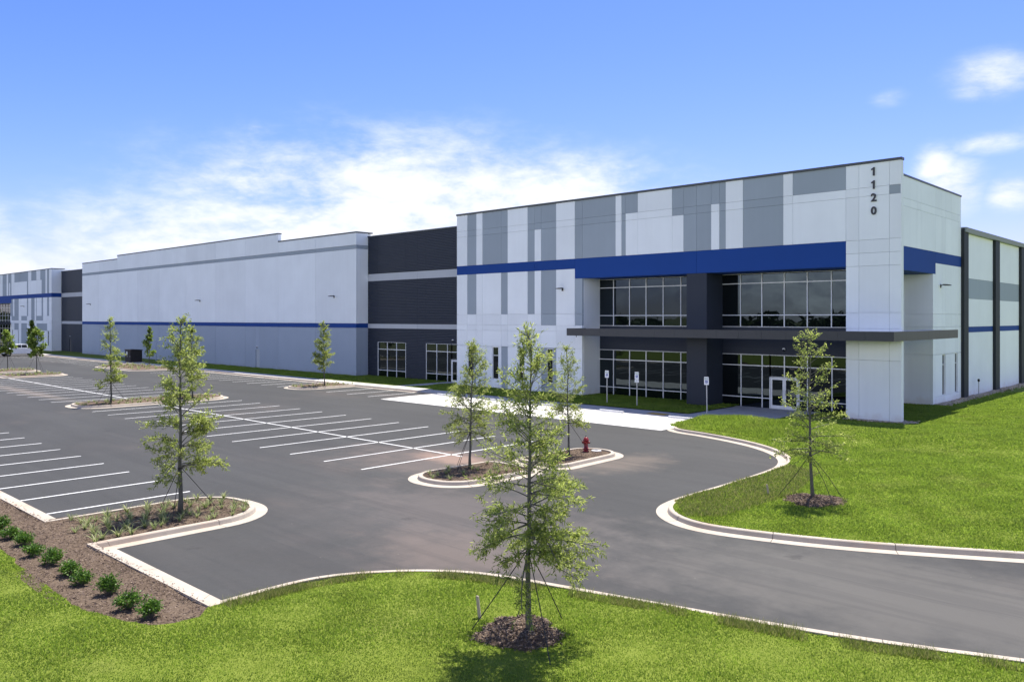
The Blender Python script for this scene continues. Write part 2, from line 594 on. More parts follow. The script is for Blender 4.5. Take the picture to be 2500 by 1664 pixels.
class MB:
    def __init__(s):
        s.v, s.f = [], []

    def box(s, x0, x1, y0, y1, z0, z1):
        n = len(s.v)
        s.v += [(x0, y0, z0), (x1, y0, z0), (x1, y1, z0), (x0, y1, z0), (x0, y0, z1), (x1, y0, z1), (x1, y1, z1), (x0, y1, z1)]
        s.f += [tuple(n + i for i in q) for q in ((3, 2, 1, 0), (4, 5, 6, 7), (0, 1, 5, 4), (1, 2, 6, 5), (2, 3, 7, 6), (3, 0, 4, 7))]
        return s

    def tube(s, pts, rad, sides=8, cap=True):
        pts = [Vector(p) for p in pts]
        if isinstance(rad, (int, float)):
            rad = [rad] * len(pts)
        rings = []
        ref = Vector((0.31, 0.9, 0.2))
        for i, p in enumerate(pts):
            d = (pts[min(i + 1, len(pts) - 1)] - pts[max(i - 1, 0)])
            d = d.normalized() if d.length > 1e-9 else Vector((0, 0, 1))
            a = d.cross(ref)
            if a.length < 1e-3:
                a = d.cross(Vector((1, 0, 0)))
            a.normalize()
            b = d.cross(a)
            n = len(s.v)
            for k in range(sides):
                t = 2 * math.pi * k / sides
                q = p + (a * math.cos(t) + b * math.sin(t)) * rad[i]
                s.v.append(tuple(q))
            rings.append(n)
        for i in range(len(rings) - 1):
            for k in range(sides):
                k2 = (k + 1) % sides
                s.f.append((rings[i] + k, rings[i] + k2, rings[i + 1] + k2, rings[i + 1] + k))
        if cap:
            s.f.append(tuple(rings[0] + k for k in reversed(range(sides))))
            s.f.append(tuple(rings[-1] + k for k in range(sides)))
        return s

    def lathe(s, prof, c=(0, 0, 0), sides=16):
        return s.tube([(c[0], c[1], c[2] + z) for r, z in prof], [r for r, z in prof], sides)

    def prism(s, poly, axis, a, b):
        """poly: 2D outline; axis 'x': (y,z), 'y': (x,z), 'z': (x,y)"""
        def mk(p, t):
            return {'x': (t, p[0], p[1]), 'y': (p[0], t, p[1]), 'z': (p[0], p[1], t)}[axis]
        n, k = len(s.v), len(poly)
        s.v += [mk(p, a) for p in poly] + [mk(p, b) for p in poly]
        s.f += [tuple(n + i for i in range(k)), tuple(n + k + i for i in reversed(range(k)))]
        s.f += [(n + i, n + k + i, n + k + (i + 1) % k, n + (i + 1) % k) for i in range(k)]
        return s

    def build(s, name, mat, parent=None, smooth=False, bevel=0, fix=False):
        me = bpy.data.meshes.new(name)
        me.from_pydata(s.v, [], s.f)
        if fix or bevel:
            bm = bmesh.new()
            bm.from_mesh(me)
            bmesh.ops.recalc_face_normals(bm, faces=bm.faces)
            if bevel:
                bmesh.ops.bevel(bm, geom=[e for e in bm.edges if e.calc_face_angle(0) > .5], offset=bevel, segments=2, affect='EDGES', profile=.6)
            bm.to_mesh(me)
            bm.free()
        me.materials.append(M[mat] if isinstance(mat, str) else mat)
        if smooth:
            me.polygons.foreach_set('use_smooth', [True] * len(me.polygons))
        return link(name, me, parent)


def link(name, me, parent=None):
    o = bpy.data.objects.new(name, me)
    COL.objects.link(o)
    if parent is not None:
        o.parent = parent
        if parent.name in WLOC:
            o.matrix_parent_inverse = Matrix.Translation(-WLOC[parent.name])
    return o


def npmesh(name, V, F, mat, parent=None, smooth=False):
    V = np.asarray(V, np.float32)
    F = np.asarray(F, np.int32)
    me = bpy.data.meshes.new(name)
    me.vertices.add(len(V))
    me.vertices.foreach_set('co', V.ravel())
    k = F.shape[1]
    me.loops.add(F.size)
    me.loops.foreach_set('vertex_index', F.ravel())
    me.polygons.add(len(F))
    me.polygons.foreach_set('loop_start', np.arange(0, F.size, k, dtype=np.int32))
    me.update(calc_edges=True)
    me.materials.append(M[mat])
    if smooth:
        me.polygons.foreach_set('use_smooth', [True] * len(F))
    return link(name, me, parent)


def tag(o, label=None, cat=None, group=None, kind=None):
    for k, v in (('label', label), ('category', cat), ('group', group), ('kind', kind)):
        if v:
            o[k] = v
    return o


def empty(name, loc=(0, 0, 0), world=False, rz=0):
    """world=True: children are given in world coordinates"""
    o = bpy.data.objects.new(name, None)
    o.empty_display_size = .3
    o.location = loc
    o.rotation_euler = (0, 0, rz)
    COL.objects.link(o)
    if world:
        WLOC[o.name] = Vector(loc)
    return o


def box(name, mat, parent, x0, x1, y0, y1, z0, z1, bevel=0):
    return MB().box(x0, x1, y0, y1, z0, z1).build(name, mat, parent, bevel=bevel)


def smooth_path(pts, closed=False, step=.3, it=3):
    p = [Vector((a[0], a[1])) for a in pts]
    for _ in range(it):
        q = []
        n = len(p)
        rngi = range(n if closed else n - 1)
        if not closed:
            q.append(p[0])
        for i in rngi:
            a, b = p[i], p[(i + 1) % n]
            q += [a * .75 + b * .25, a * .25 + b * .75]
        if not closed:
            q.append(p[-1])
        p = q
    return [(v.x, v.y) for v in p]


def rounded(poly, rad, n=7):
    """round the corners of a closed polygon (list of (x,y), rad per corner or scalar)"""
    out = []
    k = len(poly)
    for i in range(k):
        p = Vector(poly[i])
        a = Vector(poly[i - 1]) - p
        b = Vector(poly[(i + 1) % k]) - p
        r = rad[i] if isinstance(rad, (list, tuple)) else rad
        if r <= 0:
            out.append(tuple(p))
            continue
        a.normalize()
        b.normalize()
        ang = math.acos(max(-1, min(1, a.dot(b))))
        t = r / math.tan(ang / 2)
        pa, pb = p + a * t, p + b * t
        c = p + (a + b).normalized() * (r / math.sin(ang / 2))
        a0 = math.atan2(pa.y - c.y, pa.x - c.x)
        a1 = math.atan2(pb.y - c.y, pb.x - c.x)
        d = (a1 - a0 + math.pi) % (2 * math.pi) - math.pi
        for j in range(n + 1):
            th = a0 + d * j / n
            out.append((c.x + r * math.cos(th), c.y + r * math.sin(th)))
    return out


def inside(poly, P):
    P = np.asarray(P)
    x, y = P[:, 0], P[:, 1]
    res = np.zeros(len(P), bool)
    px_, py_ = poly[-1]
    for (qx, qy) in poly:
        c = ((qy > y) != (py_ > y)) & (x < (px_ - qx) * (y - qy) / ((py_ - qy) if py_ != qy else 1e-12) + qx)
        res ^= c
        px_, py_ = qx, qy
    return res


def sheet(name, poly, zf, mat, parent=None, grid=None, holes=()):
    """triangulated ground sheet; zf(x,y) gives the height; grid: interior spacing"""
    v = [Vector((p[0], p[1])) for p in poly]
    n = len(v)
    edges = [(i, (i + 1) % n) for i in range(n)]
    if grid:
        xs = [p[0] for p in poly]
        ys = [p[1] for p in poly]
        x0, x1, y0, y1 = max(min(xs), -70), min(max(xs), 40), max(min(ys), -20), min(max(ys), 90)
        G = np.array([(x, y) for x in np.arange(x0, x1, grid) for y in np.arange(y0, y1, grid)])
        G = G + np.random.RandomState(3).uniform(-.15, .15, G.shape) * grid
        G = G[inside(poly, G)]
        v += [Vector((float(a), float(b))) for a, b in G]
    vo, eo, fo, *_ = delaunay_2d_cdt(v, edges, [], 1, 1e-4)
    V = [(p.x, p.y, zf(p.x, p.y)) for p in vo]
    me = bpy.data.meshes.new(name)
    me.from_pydata(V, [], [tuple(f) for f in fo])
    bm = bmesh.new()
    bm.from_mesh(me)
    bmesh.ops.recalc_face_normals(bm, faces=bm.faces)
    if bm.faces and sum(f.normal.z for f in bm.faces) < 0:
        bmesh.ops.reverse_faces(bm, faces=bm.faces)
    bm.to_mesh(me)
    bm.free()
    me.polygons.foreach_set('use_smooth', [True] * len(me.polygons))
    me.materials.append(M[mat])
    return link(name, me, parent)


def offset_path(pts, d, closed):
    """offset to the LEFT of travel by d with mitred corners"""
    out = []
    n = len(pts)
    P = [Vector(p) for p in pts]
    for i in range(n):
        if closed:
            a, b = P[i] - P[i - 1], P[(i + 1) % n] - P[i]
        else:
            a = P[i] - P[i - 1] if i else P[1] - P[0]
            b = P[i + 1] - P[i] if i < n - 1 else P[-1] - P[-2]
        a.normalize()
        b.normalize()
        na, nb = Vector((-a.y, a.x)), Vector((-b.y, b.x))
        m = na + nb
        if m.length < 1e-6:
            m = na
        m.normalize()
        k = min(1.0 / max(m.dot(na), .35), 2.2)
        out.append(P[i] + m * d * k)
    return out


def kerb(pts, closed=False, label='', seg=3.05, h=.15, tw=.16, pan=.38):
    """kerb and gutter swept along the top edge of the kerb face; road to the LEFT of travel.
    Cast in lengths with open joints, each length a piece of its own."""
    root = tag(empty('kerb', (pts[0][0], pts[0][1], 0), True), label, None, None, 'structure')
    prof = [(-tw, -.08), (-tw, h), (-.025, h), (0.0, h - .022), (.035, .016), (pan, .010), (pan, -.08)]
    P = list(pts) + ([pts[0]] if closed else [])
    offs = [offset_path(pts, d, closed) for d, z in prof]
    if closed:
        offs = [o + [o[0]] for o in offs]
    # stations
    cum = [0]
    for i in range(len(P) - 1):
        cum.append(cum[-1] + math.dist(P[i], P[i + 1]))
    total = cum[-1]
    nseg = max(1, round(total / seg))
    L = total / nseg

    def at(j, s):
        i = max(k for k in range(len(cum) - 1) if cum[k] <= s + 1e-9)
        t = (s - cum[i]) / max(cum[i + 1] - cum[i], 1e-9)
        return offs[j][i].lerp(offs[j][i + 1], min(max(t, 0), 1))
    for q in range(nseg):
        a, b = q * L + .008, (q + 1) * L - .008
        st = [a] + [c for c in cum if a + .02 < c < b - .02] + [b]
        V, F = [], []
        k = len(prof)
        dz = random.uniform(-.004, .004)
        for s in st:
            for j, (d, z) in enumerate(prof):
                p = at(j, s)
                V.append((p.x, p.y, z + (dz if 0 < j < 4 else 0)))
        for i in range(len(st) - 1):
            for j in range(k - 1):
                F.append((i * k + j, i * k + j + 1, (i + 1) * k + j + 1, (i + 1) * k + j))
        F.append(tuple(range(k))[::-1])
        F.append(tuple((len(st) - 1) * k + j for j in range(k)))
        m = MB()
        m.v, m.f = V, F
        m.build('kerb_length', 'kerb', root, fix=True)
    return offset_path(pts, -tw + .01, closed)


# ================================================================== GROUND
MULCH_Z = .115
gnd = MB()
gnd.v = [(-4000, -4000, -.06), (4000, -4000, -.06), (4000, 4000, -.06), (-4000, 4000, -.06)]
gnd.f = [(0, 1, 2, 3)]
tag(gnd.build('field_ground', 'field'), 'open grassy field stretching to the horizon around the site', kind='structure')
lot = MB()
lot.v = [(-230, 7.3, 0), (90, 7.3, 0), (90, 44.0, 0), (-230, 44.0, 0)]
lot.f = [(0, 1, 2, 3)]
lot = tag(lot.build('parking_lot', 'asphalt'), 'dark asphalt parking lot and drive with clay dust', kind='structure')

# --- kerb 1: front row, peninsula island, drive end, near lawn
nose = rounded([(-26.02, 7.0), (-26.02, 13.1), (-22.42, 13.1), (-22.42, 7.0)], [0, 1.55, 1.75, 0], 10)[1:-1]
k1 = [(-75, 7.86), (-60, 7.86), (-45, 7.86), (-35, 7.86), (-26.02, 7.86)] + nose + [(-22.42, 7.86), (-19, 7.88), (-16.0, 7.9)]
lawn_curve = smooth_path([(-16.0, 7.9), (-16.05, 9.2), (-16.0, 10.3), (-15.5, 11.3), (-14.6, 12.4), (-13.5, 13.15), (-12.3, 13.52), (-9.85, 14.12),
                          (-7.5, 14.72), (-5.3, 15.38), (-3.2, 16.25), (2, 18.4), (10, 21.7), (25, 27.9), (60, 42)], it=2)
k1 += lawn_curve[1:]
back1 = kerb(k1, label='pale concrete kerb and gutter round the near lawn, mulch bed and peninsula')
# --- kerb 2: right-hand lawn
k2 = smooth_path([(60, 57), (25, 39.2), (10, 31.3), (2, 27.1), (-2, 24.95), (-4.7, 23.5), (-6.4, 22.55), (-7.9, 21.75), (-9.2, 21.2), (-10.7, 20.75), (-11.9, 20.52), (-12.8, 20.7),
                  (-13.6, 21.25), (-14.1, 22.0), (-14.3, 22.9), (-14.35, 24.1), (-14.3, 27), (-14.4, 30.3), (-14.65, 31.7), (-15.4, 33.3), (-16.8, 34.75),
                  (-18.6, 35.9), (-21.4, 36.9), (-23.2, 37.2), (-23.9, 37.75), (-24.3, 38.8), (-24.9, 42.1)], it=2)
back2 = kerb(k2, label='pale concrete kerb and gutter round the sloping lawn beside the entrance')


def island(poly, rad, label):
    loop = rounded(poly, rad, 9)
    # travel so that the road is on the left: clockwise
    ar = sum(loop[i - 1][0] * loop[i][1] - loop[i][0] * loop[i - 1][1] for i in range(len(loop)))
    if ar > 0:
        loop = loop[::-1]
    return [tuple(p) for p in kerb(loop, True, label)]


isl_near = island([(-24.0, 19.35), (-21.25, 19.35), (-21.05, 23.75), (-23.75, 23.75)], [1.2, 1.25, .5, .5], 'kerb round the small planted island at the end of the double row')
isl_hyd = island([(-23.35, 24.75), (-20.85, 24.75), (-21.05, 29.3), (-23.25, 29.3)], [.4, .6, 1.1, 1.0], 'kerb round the planted island with the red hydrant')
isl_mid = island([(-61.4, 19.45), (-57.5, 19.45), (-57.3, 29.75), (-61.2, 29.75)], 1.7, 'kerb round the long planted island halfway along the double row')
isl_far = island([(-97.6, 24.3), (-93.0, 24.3), (-92.8, 29.9), (-97.4, 29.9)], [.5, .5, 1.7, 1.7], 'kerb round the planted island at the far end of the double row')
isl_far2 = island([(-108.2, 23.5), (-102.3, 23.5), (-102.0, 30.0), (-108.0, 30.0)], 1.6, 'kerb round the planted island beyond the double row')
isl_wall = island([(-63.1, 37.4), (-59.7, 37.4), (-59.7, 43.2), (-63.1, 43.2)], [1.4, 1.4, .3, .3], 'kerb round the planted island against the walkway')
isl_box = island([(-107.2, 37.5), (-94.6, 37.5), (-94.0, 43.2), (-108.0, 43.2)], [1.6, 1.8, .3, .3], 'kerb round the wide planted bed near the equipment cabinet')


def mz(x, y):
    return MULCH_Z + .03 * math.sin(x * 1.7 + y) * math.sin(y * 1.3 - x * .6) + .012 * math.sin(x * 7 + y * 5)


bed_poly = [(-75, 7.69), (-26.2, 7.69)] + [tuple(p) for p in offset_path(nose, -.15, False)] + [(-22.57, 7.72), (-19, 7.73), (-15.9, 7.76),
            (-15.25, 7.35), (-15.2, 6.8), (-15.45, 6.25), (-16.0, 5.95), (-16.9, 5.80), (-18.0, 5.6), (-19.3, 5.65), (-21.2, 5.65), (-24, 5.75), (-30, 5.85), (-75, 5.95)]
bed_poly = [p for i, p in enumerate(bed_poly) if i == 0 or math.dist(p, bed_poly[i - 1]) > .02]
tag(sheet('mulch_bed', bed_poly, mz, 'mulch', None, .35), 'brown bark mulch bed along the front kerb and peninsula', kind='structure')
isl_polys = {}
for nm, pl_, lab in (('near', isl_near, 'bark mulch filling the small island at the end of the double row'), ('hyd', isl_hyd, 'bark mulch filling the island with the red hydrant'),
                     ('mid', isl_mid, 'bark mulch filling the long island halfway along the double row'), ('far', isl_far, 'bark mulch filling the island at the far end of the double row'),
                     ('far2', isl_far2, 'bark mulch filling the island beyond the double row'), ('wall', isl_wall, 'bark mulch filling the island against the walkway'),
                     ('box', isl_box, 'bark mulch filling the bed near the equipment cabinet')):
    isl_polys[nm] = pl_
    tag(sheet('mulch', pl_, mz, 'mulch', None, .5 if nm not in ('far', 'far2', 'box') else None), lab, kind='structure')

# --- lawns
def ragged(pts, amp, step, seed):
    rs = np.random.RandomState(seed)
    out = []
    for a, b in zip(pts[:-1], pts[1:]):
        n = max(1, int(math.dist(a, b) / step)) if a[0] > -40 else 1
        for k in range(n):
            t = k / n
            out.append((a[0] + (b[0] - a[0]) * t + rs.normal() * amp * (k > 0), a[1] + (b[1] - a[1]) * t + rs.normal() * amp * (k > 0)))
    return out + [pts[-1]]


bed_edge = [(-15.9, 7.74), (-15.45, 7.35), (-15.45, 6.9), (-15.65, 6.45), (-16.2, 6.2), (-16.9, 6.05), (-18.0, 5.85), (-19.3, 5.9), (-21.2, 5.9), (-24, 6.0), (-30, 6.1), (-75, 6.2)]
bed_edge = ragged(bed_edge, .035, .22, 4)
lawn1 = [tuple(p) for p in offset_path(lawn_curve[1:], -.14, False)] + [(60, -60), (-90, -60), (-90, 6.2)] + bed_edge[::-1]
lawn1 = [p for i, p in enumerate(lawn1) if i == 0 or math.dist(p, lawn1[i - 1]) > .02]
lawn2 = [tuple(p) for p in offset_path(k2, -.14, False)] + [(-24.6, 42.32), (-20.3, 42.32), (-20.3, 62), (-17.0, 68), (-17.0, 150), (60, 150)]


def sm(a, b, t):
    t = min(1, max(0, (t - a) / (b - a)))
    return t * t * (3 - 2 * t)


def z1(x, y):
    return .128 + .035 * math.sin(x * .9 + .4) * math.sin(y * .8) + .25 * sm(9, -12, y)


def z2(x, y):
    # gentle mound between the drive and the entrance, falling to grade along the walls
    m = .30 * sm(37, 41, y) * (1 - sm(43.5, 48.0, y)) * sm(-25.5, -22.5, x)
    m2 = .22 * sm(-16, -9, x) * sm(24, 36, y)
    base = .135 * (1 - sm(44, 48.5, y) * (1 - sm(-16.5, -13, x))) + .02
    return base + m + m2 + .025 * math.sin(x * .8) * math.sin(y * .7 + .5) * sm(0, 3, abs(x + 14.3))


tag(sheet('lawn', lawn1, z1, 'turf', None, .8), 'mown green lawn in front of the drive, near the mulch bed', kind='structure')
tag(sheet('lawn', lawn2, z2, 'turf', None, .9), 'mown green lawn between the drive and the entrance corner', kind='structure')
strip_polys = [[(-150, 44.32), (-56.5, 44.32), (-56.5, 51.1), (-150, 51.1)], [(-54.9, 44.32), (-27.0, 44.32), (-27.0, 51.1), (-54.9, 51.1)],
               [(-200, 45.3), (-150, 45.3), (-150, 51.1), (-200, 51.1)]]


def z3(x, y):
    return .085


for i, s_ in enumerate(strip_polys):
    tag(sheet('grass_strip', s_, z3, 'turf'), ['shaded grass strip along the long wall', 'shaded grass strip along the tower wall', 'grass strip along the far tower'][i], kind='structure')

# --- walkway slabs, entry apron, accessible parking pad
walk = tag(empty('walkway', (-80, 43.4, 0), True), 'pale concrete walkway along the foot of the building', kind='structure')
x = -150.0
while x < -26.9:
    w = 1.83
    hi = .145 if x + w < -50.6 else (.04 if x > -49.2 else .09)
    box('slab', 'walk', walk, x + .007, min(x + w, -21) - .007, 42.62, 44.30, -.05, hi + random.uniform(-.002, .002))
    x += w
for i in range(4):
    for j in range(5):
        box('slab', 'walk', walk, -27.0 + i * 1.66 + .007, -27.0 + (i + 1) * 1.66 - .007, 42.36 + j * 1.74 + .007, 42.36 + (j + 1) * 1.74 - .007 - (.1 if j == 4 else 0), -.05, .035 + random.uniform(-.002, .002))
for j in range(4):
    box('slab', 'walk', walk, -56.42, -54.98, 44.31 + j * 1.65 + .006, 44.31 + (j + 1) * 1.65 - .006, -.05, .11)
# kerb face along the walkway
for a, b, lab in ((-150, -108.2, 'kerb along the walkway by the far stalls'), (-93.8, -63.2, 'kerb along the walkway by the long wall stalls'), (-59.6, -50.8, 'kerb along the walkway by the ribbed wall stalls')):
    kerb([(b, 42.6), ((a + b) / 2, 42.6), (a, 42.6)], label=lab, pan=.34)
pad = tag(empty('parking_pad', (-37, 39.5, 0), True), 'bright concrete pad of accessible parking spaces', kind='structure')
px0, px1 = -48.6, -23.9
for i in range(8):
    for j in range(2):
        a = px0 + (px1 - px0) * i / 8
        b = px0 + (px1 - px0) * (i + 1) / 8
        if i == 7:
            b = -24.15 if j == 0 else -24.75
        sh = (.55, .2)[j]
        c0, c1 = 36.98 + j * 2.81, 36.98 + (j + 1) * 2.81
        m = MB()
        if i == 0:
            m.prism([(a + (0.35 if j == 0 else .0) - .35, c0 + .006), (b - .006, c0 + .006), (b - .006, c1 - .006), (a - .35 * 1, c1 - .006)], 'z', -.05, .022)
        else:
            m.box(a + .006, b - .006, c0 + .006, c1 - .006, -.05, .022)
        m.build('slab', 'pad', pad, fix=True)
tw = box('tactile_strip', 'yellow', None, -29.0, -27.7, 42.75, 43.45, .036, .052)
tag(tw, 'yellow tactile paving strip set in the shaded walkway', 'tactile paving')

# --- painted markings
Z = .004


def pline(x0, y0, x1, y1, w=.10, mat='paint', z=Z, parent=None):
    d = Vector((x1 - x0, y1 - y0)).normalized()
    n = Vector((-d.y, d.x)) * w / 2
    m = MB()
    m.v = [(x0 - n.x, y0 - n.y, z), (x1 - n.x, y1 - n.y, z), (x1 + n.x, y1 + n.y, z), (x0 + n.x, y0 + n.y, z)]
    m.f = [(0, 1, 2, 3)]
    o = m.build('painted_line', mat, parent or lot)
    return o


for k in range(16):
    X = -27.55 - 2.63 * k
    pline(X, 8.25, X, 12.75)
for k in range(12):
    X = -26.6 - 2.638 * k
    pline(X, 19.3, X - .02 + .03 * k, 29.5)
pline(-25.9, 24.12, -57.3, 24.12)
for k in range(11):
    X = -63.9 - 2.66 * k
    pline(X, 19.4, X + .2, 29.5)
pline(-61.6, 24.3, -93, 24.3, .12)
for k in range(7):
    X = -96 - 2.66 * k
    pline(X, 19.4, X, 23.6)
for k in range(11):
    X = -64.1 - 2.66 * k
    pline(X, 37.5, X, 42.25)
for X in (-56.6, -53.75, -51.0):
    pline(X, 37.6, X, 42.25)
for k in range(14):
    X = -110.5 - 2.62 * k
    pline(X, 37.6, X, 42.25)
for k in range(4):
    X = -46.3 + 5.35 * k
    pline(X + 1.9, 37.2, X + 1.9, 42.1, .1, 'paint', .027, pad)
    pline(X + 3.4, 37.2, X + 3.4, 42.1, .1, 'paint', .027, pad)

# ================================================================== BUILDING
F, G = 48.85, 51.0
FL, FT = 49.55, 49.40       # wall planes of the long wall and of the far tower
KL, KT = FL / F, FT / F
B = empty('warehouse_building', (-90, 60, 0), True)
tag(B, 'long white, grey and charcoal warehouse with a blue band and glazed corner entrance', 'building')


def cells_front(wall, cols, rows, colour, F=F, gap=.014, depth=.2, skip=None):
    """panels facing -Y between column lines and row lines; colour(xmid,zmid)->material or None (opening)"""
    for i in range(len(cols) - 1):
        a, b = cols[i], cols[i + 1]
        j = 0
        while j < len(rows) - 1:
            z0, z1_ = rows[j], rows[j + 1]
            c = colour((a + b) / 2, (z0 + z1_) / 2)
            j += 1
            if c is None:
                continue
            box('panel', c, wall, a + gap / 2, b - gap / 2, F + (.012 if c == 'gray' else 0), F + depth, z0 + (gap / 2 if z0 > 0.01 else -.05), z1_ - gap / 2)


def cells_side(wall, cols, rows, colour, X, gap=.014, depth=.2):
    for i in range(len(cols) - 1):
        a, b = cols[i], cols[i + 1]
        for j in range(len(rows) - 1):
            z0, z1_ = rows[j], rows[j + 1]
            c = colour((a + b) / 2, (z0 + z1_) / 2)
            if c:
                box('panel', c, wall, X - depth, X, a + gap / 2, b - gap / 2, z0 + (gap / 2 if z0 > 0.01 else -.05), z1_ - gap / 2)


def rects(lst, default):
    def fn(x, z):
        r = default
        for (x0, x1, z0, z1_, c) in lst:
            if x0 < x < x1 and z0 < z < z1_:
                r = c
        return r
    return fn


def window_front(xs, zs, Y, name='window', doors=(), frame=.058, parent=B, gap_cols=(), mat='alu'):
    """aluminium frame with mullions and transoms; each light of glass a pane of its own"""
    m = MB()
    x0, x1, z0, z1_ = xs[0], xs[-1], zs[0], zs[-1]
    f = frame
    for x in xs:
        m.box(x - f / 2, x + f / 2, Y, Y + .12, z0, z1_)
    for z in zs:
        for i in range(len(xs) - 1):
            m.box(xs[i] + f / 2, xs[i + 1] - f / 2, Y + .004, Y + .116, max(z - f / 2, z0), min(z + f / 2, z1_))
    o = m.build(name, mat, parent)
    for i in range(len(xs) - 1):
        for j in range(len(zs) - 1):
            box('pane', 'glass', o, xs[i] + f / 2 - .01, xs[i + 1] - f / 2 + .01, Y + .055, Y + .075, zs[j] + f / 2 - .01, zs[j + 1] - f / 2 + .01)
    return o


def door_front(x0, x1, z1_, Y, leaves=2, parent=B):
    o = None
    st = .11
    w = (x1 - x0) / leaves
    for k in range(leaves):
        a, b = x0 + k * w + .006, x0 + (k + 1) * w - .006
        m = MB()
        m.box(a, a + st, Y - .01, Y + .045, .03, z1_)
        m.box(b - st, b, Y - .01, Y + .045, .03, z1_)
        m.box(a + st, b - st, Y - .007, Y + .042, .03, .26)
        m.box(a + st, b - st, Y - .007, Y + .042, z1_ - .13, z1_)
        o = m.build('door', 'alu', parent)
        box('pane', 'glass', o, a + st - .01, b - st + .01, Y + .012, Y + .026, .25, z1_ - .12)
        hx = b - st / 2 if k == 0 else a + st / 2
        s = 1 if k else -1
        MB().tube([(hx, Y - .01, .92), (hx + s * .05, Y - .07, .98), (hx + s * .06, Y - .08, 1.1), (hx + s * .05, Y - .07, 1.22), (hx, Y - .01, 1.28)], .014, 8).build('handle', 'galv', o, True)
    return o


def slit(x0, x1, z0, z1_, Y=F, parent=B):
    """slit window set in the wall, deep sill and reveal"""
    m = MB()
    t = .05
    m.box(x0, x0 + t, Y + .05, Y + .17, z0, z1_)
    m.box(x1 - t, x1, Y + .05, Y + .17, z0, z1_)
    m.box(x0 + t, x1 - t, Y + .05, Y + .17, z0, z0 + t)
    m.box(x0 + t, x1 - t, Y + .05, Y + .17, z1_ - t, z1_)
    zt = z0 + (z1_ - z0) * .735
    m.box(x0 + t, x1 - t, Y + .055, Y + .165, zt - .025, zt + .025)
    o = m.build('window', 'alu', parent)
    box('pane', 'glass', o, x0 + t - .005, x1 - t + .005, Y + .11, Y + .125, z0 + t, zt - .025)
    box('pane', 'glass', o, x0 + t - .005, x1 - t + .005, Y + .11, Y + .125, zt + .025, z1_ - t)
    return o


# ---------------- near tower
core = MB()
core.box(-53.14, -38.97, F + .18, 67.0, -.05, 14.3)                 # behind the front panels
core.box(-38.97, -17.70, F + .18, 67.0, 9.10, 14.3)                 # overhang above the recess
core.box(-38.97, -19.62, G + .20, 67.0, -.05, 9.10)                 # behind the storefront
core.box(-19.62, -17.70, 60.62, 67.0, -.05, 9.10)
core.build('tower_core', 'white', B)
box('roof_deck', 'roof', B, -53.0, -17.8, F + .3, 66.9, 14.3, 14.36)
tw_ = MB()
tw_.box(-53.12, -15.84, F + .16, F + .34, 9.10, 15.04)
tower = tw_.build('tower_wall', 'white', B)

U = [-53.16, -51.82, -50.69, -49.92, -47.69, -46.93, -44.67, -43.91, -43.21, -41.63, -39.73, -38.99, -35.86, -35.32, -34.95, -33.88, -31.0, -30.08, -29.06, -27.95, -27.33, -26.87, -25.62, -22.87, -22.24, -18.95, -18.19, -16.47, -15.82]
gr = 'gray'
ucol = rects([(-51.82, -50.69, 0, 99, gr), (-49.92, -46.93, 0, 99, gr), (-44.67, -41.63, 0, 99, gr), (-43.91, -43.21, 0, 13.14, 'white'), (-39.73, -35.86, 0, 99, gr),
              (-35.32, -34.95, 0, 99, gr), (-34.95, -33.88, 13.5, 99, gr), (-31.0, -30.08, 13.14, 99, gr), (-30.08, -27.95, 0, 99, gr), (-27.95, -27.33, 13.5, 99, gr),
              (-27.33, -26.87, 0, 99, gr), (-25.62, -22.87, 0, 99, gr), (-22.24, -18.95, 13.5, 99, gr), (-16.47, -15.8, 13.16, 13.66, gr)], 'white')
cells_front(tower, U, [10.60, 13.15, 13.66, 15.05], ucol)
cells_front(tower, [-53.16, -43.91, -39.73], [9.83, 10.60], lambda x, z: 'blue')
cells_front(tower, [-39.73, -29.06, -18.95], [9.07, 10.60], lambda x, z: 'blue')
L_ = U[:U.index(-38.99) + 1]
lcol = rects([(-51.82, -50.69, 6.35, 99, gr), (-47.69, -46.93, 6.35, 99, gr), (-44.67, -43.91, 6.35, 99, gr), (-43.21, -41.63, 5.45, 99, gr), (-39.73, -38.99, 5.45, 99, gr)], 'white')
cells_front(tower, L_[:-1], [3.66, 4.98, 5.45, 6.35, 9.83], lcol)
cells_front(tower, L_[-2:], [0, 3.66, 4.98, 5.45, 6.35, 9.07], lcol)
SL = [(-51.78, -51.02), (-48.74, -48.01), (-45.69, -45.01), (-42.64, -41.97)]
lows = [-53.16, -51.78, -51.02, -50.70, -49.5, -48.74, -48.01, -47.65, -46.92, -45.69, -45.01, -44.3, -43.18, -42.64, -41.97, -41.62, -39.73]
lowc = rects([(-51.02, -50.70, 0, 9, gr), (-47.65, -46.92, 0, 9, gr), (-43.18, -41.62, 0, 9, gr)] + [(a, b, .87, 3.60, None) for a, b in SL], 'white')
cells_front(tower, lows, [0, .87, 3.60, 3.66], lowc)
for a, b in SL:
    slit(a, b, .87, 3.60)
# jamb of the recess (faces +X)
jm = MB()
for z0, z1_ in ((-.05, 3.55), (3.56, 5.44), (5.45, 6.34), (6.35, 9.06)):
    jm.box(-39.17, -38.985, F + .205, G - .02, z0, z1_)
jm.build('recess_jamb', 'white', B)
# free-standing corner fin with the street number
fin = box('corner_fin', 'white', B, -18.93, -15.86, F + .16, F + .34, -.05, 9.09)
cells_front(fin, [-18.95, -18.19, -16.47, -15.82], [0, 3.56, 4.98, 5.40, 6.34, 9.07, 9.83, 10.60], lambda x, z: 'white')
box('fin_edge', 'white', fin, -15.857, -15.805, F + .01, F + .345, -.05, 15.03)
# soffits
box('soffit', 'blue', B, -38.96, -18.96, F + .21, G + .18, 9.075, 9.095)
box('soffit', 'blue', B, -19.60, -17.72, G + .2, 60.58, 9.075, 9.095)
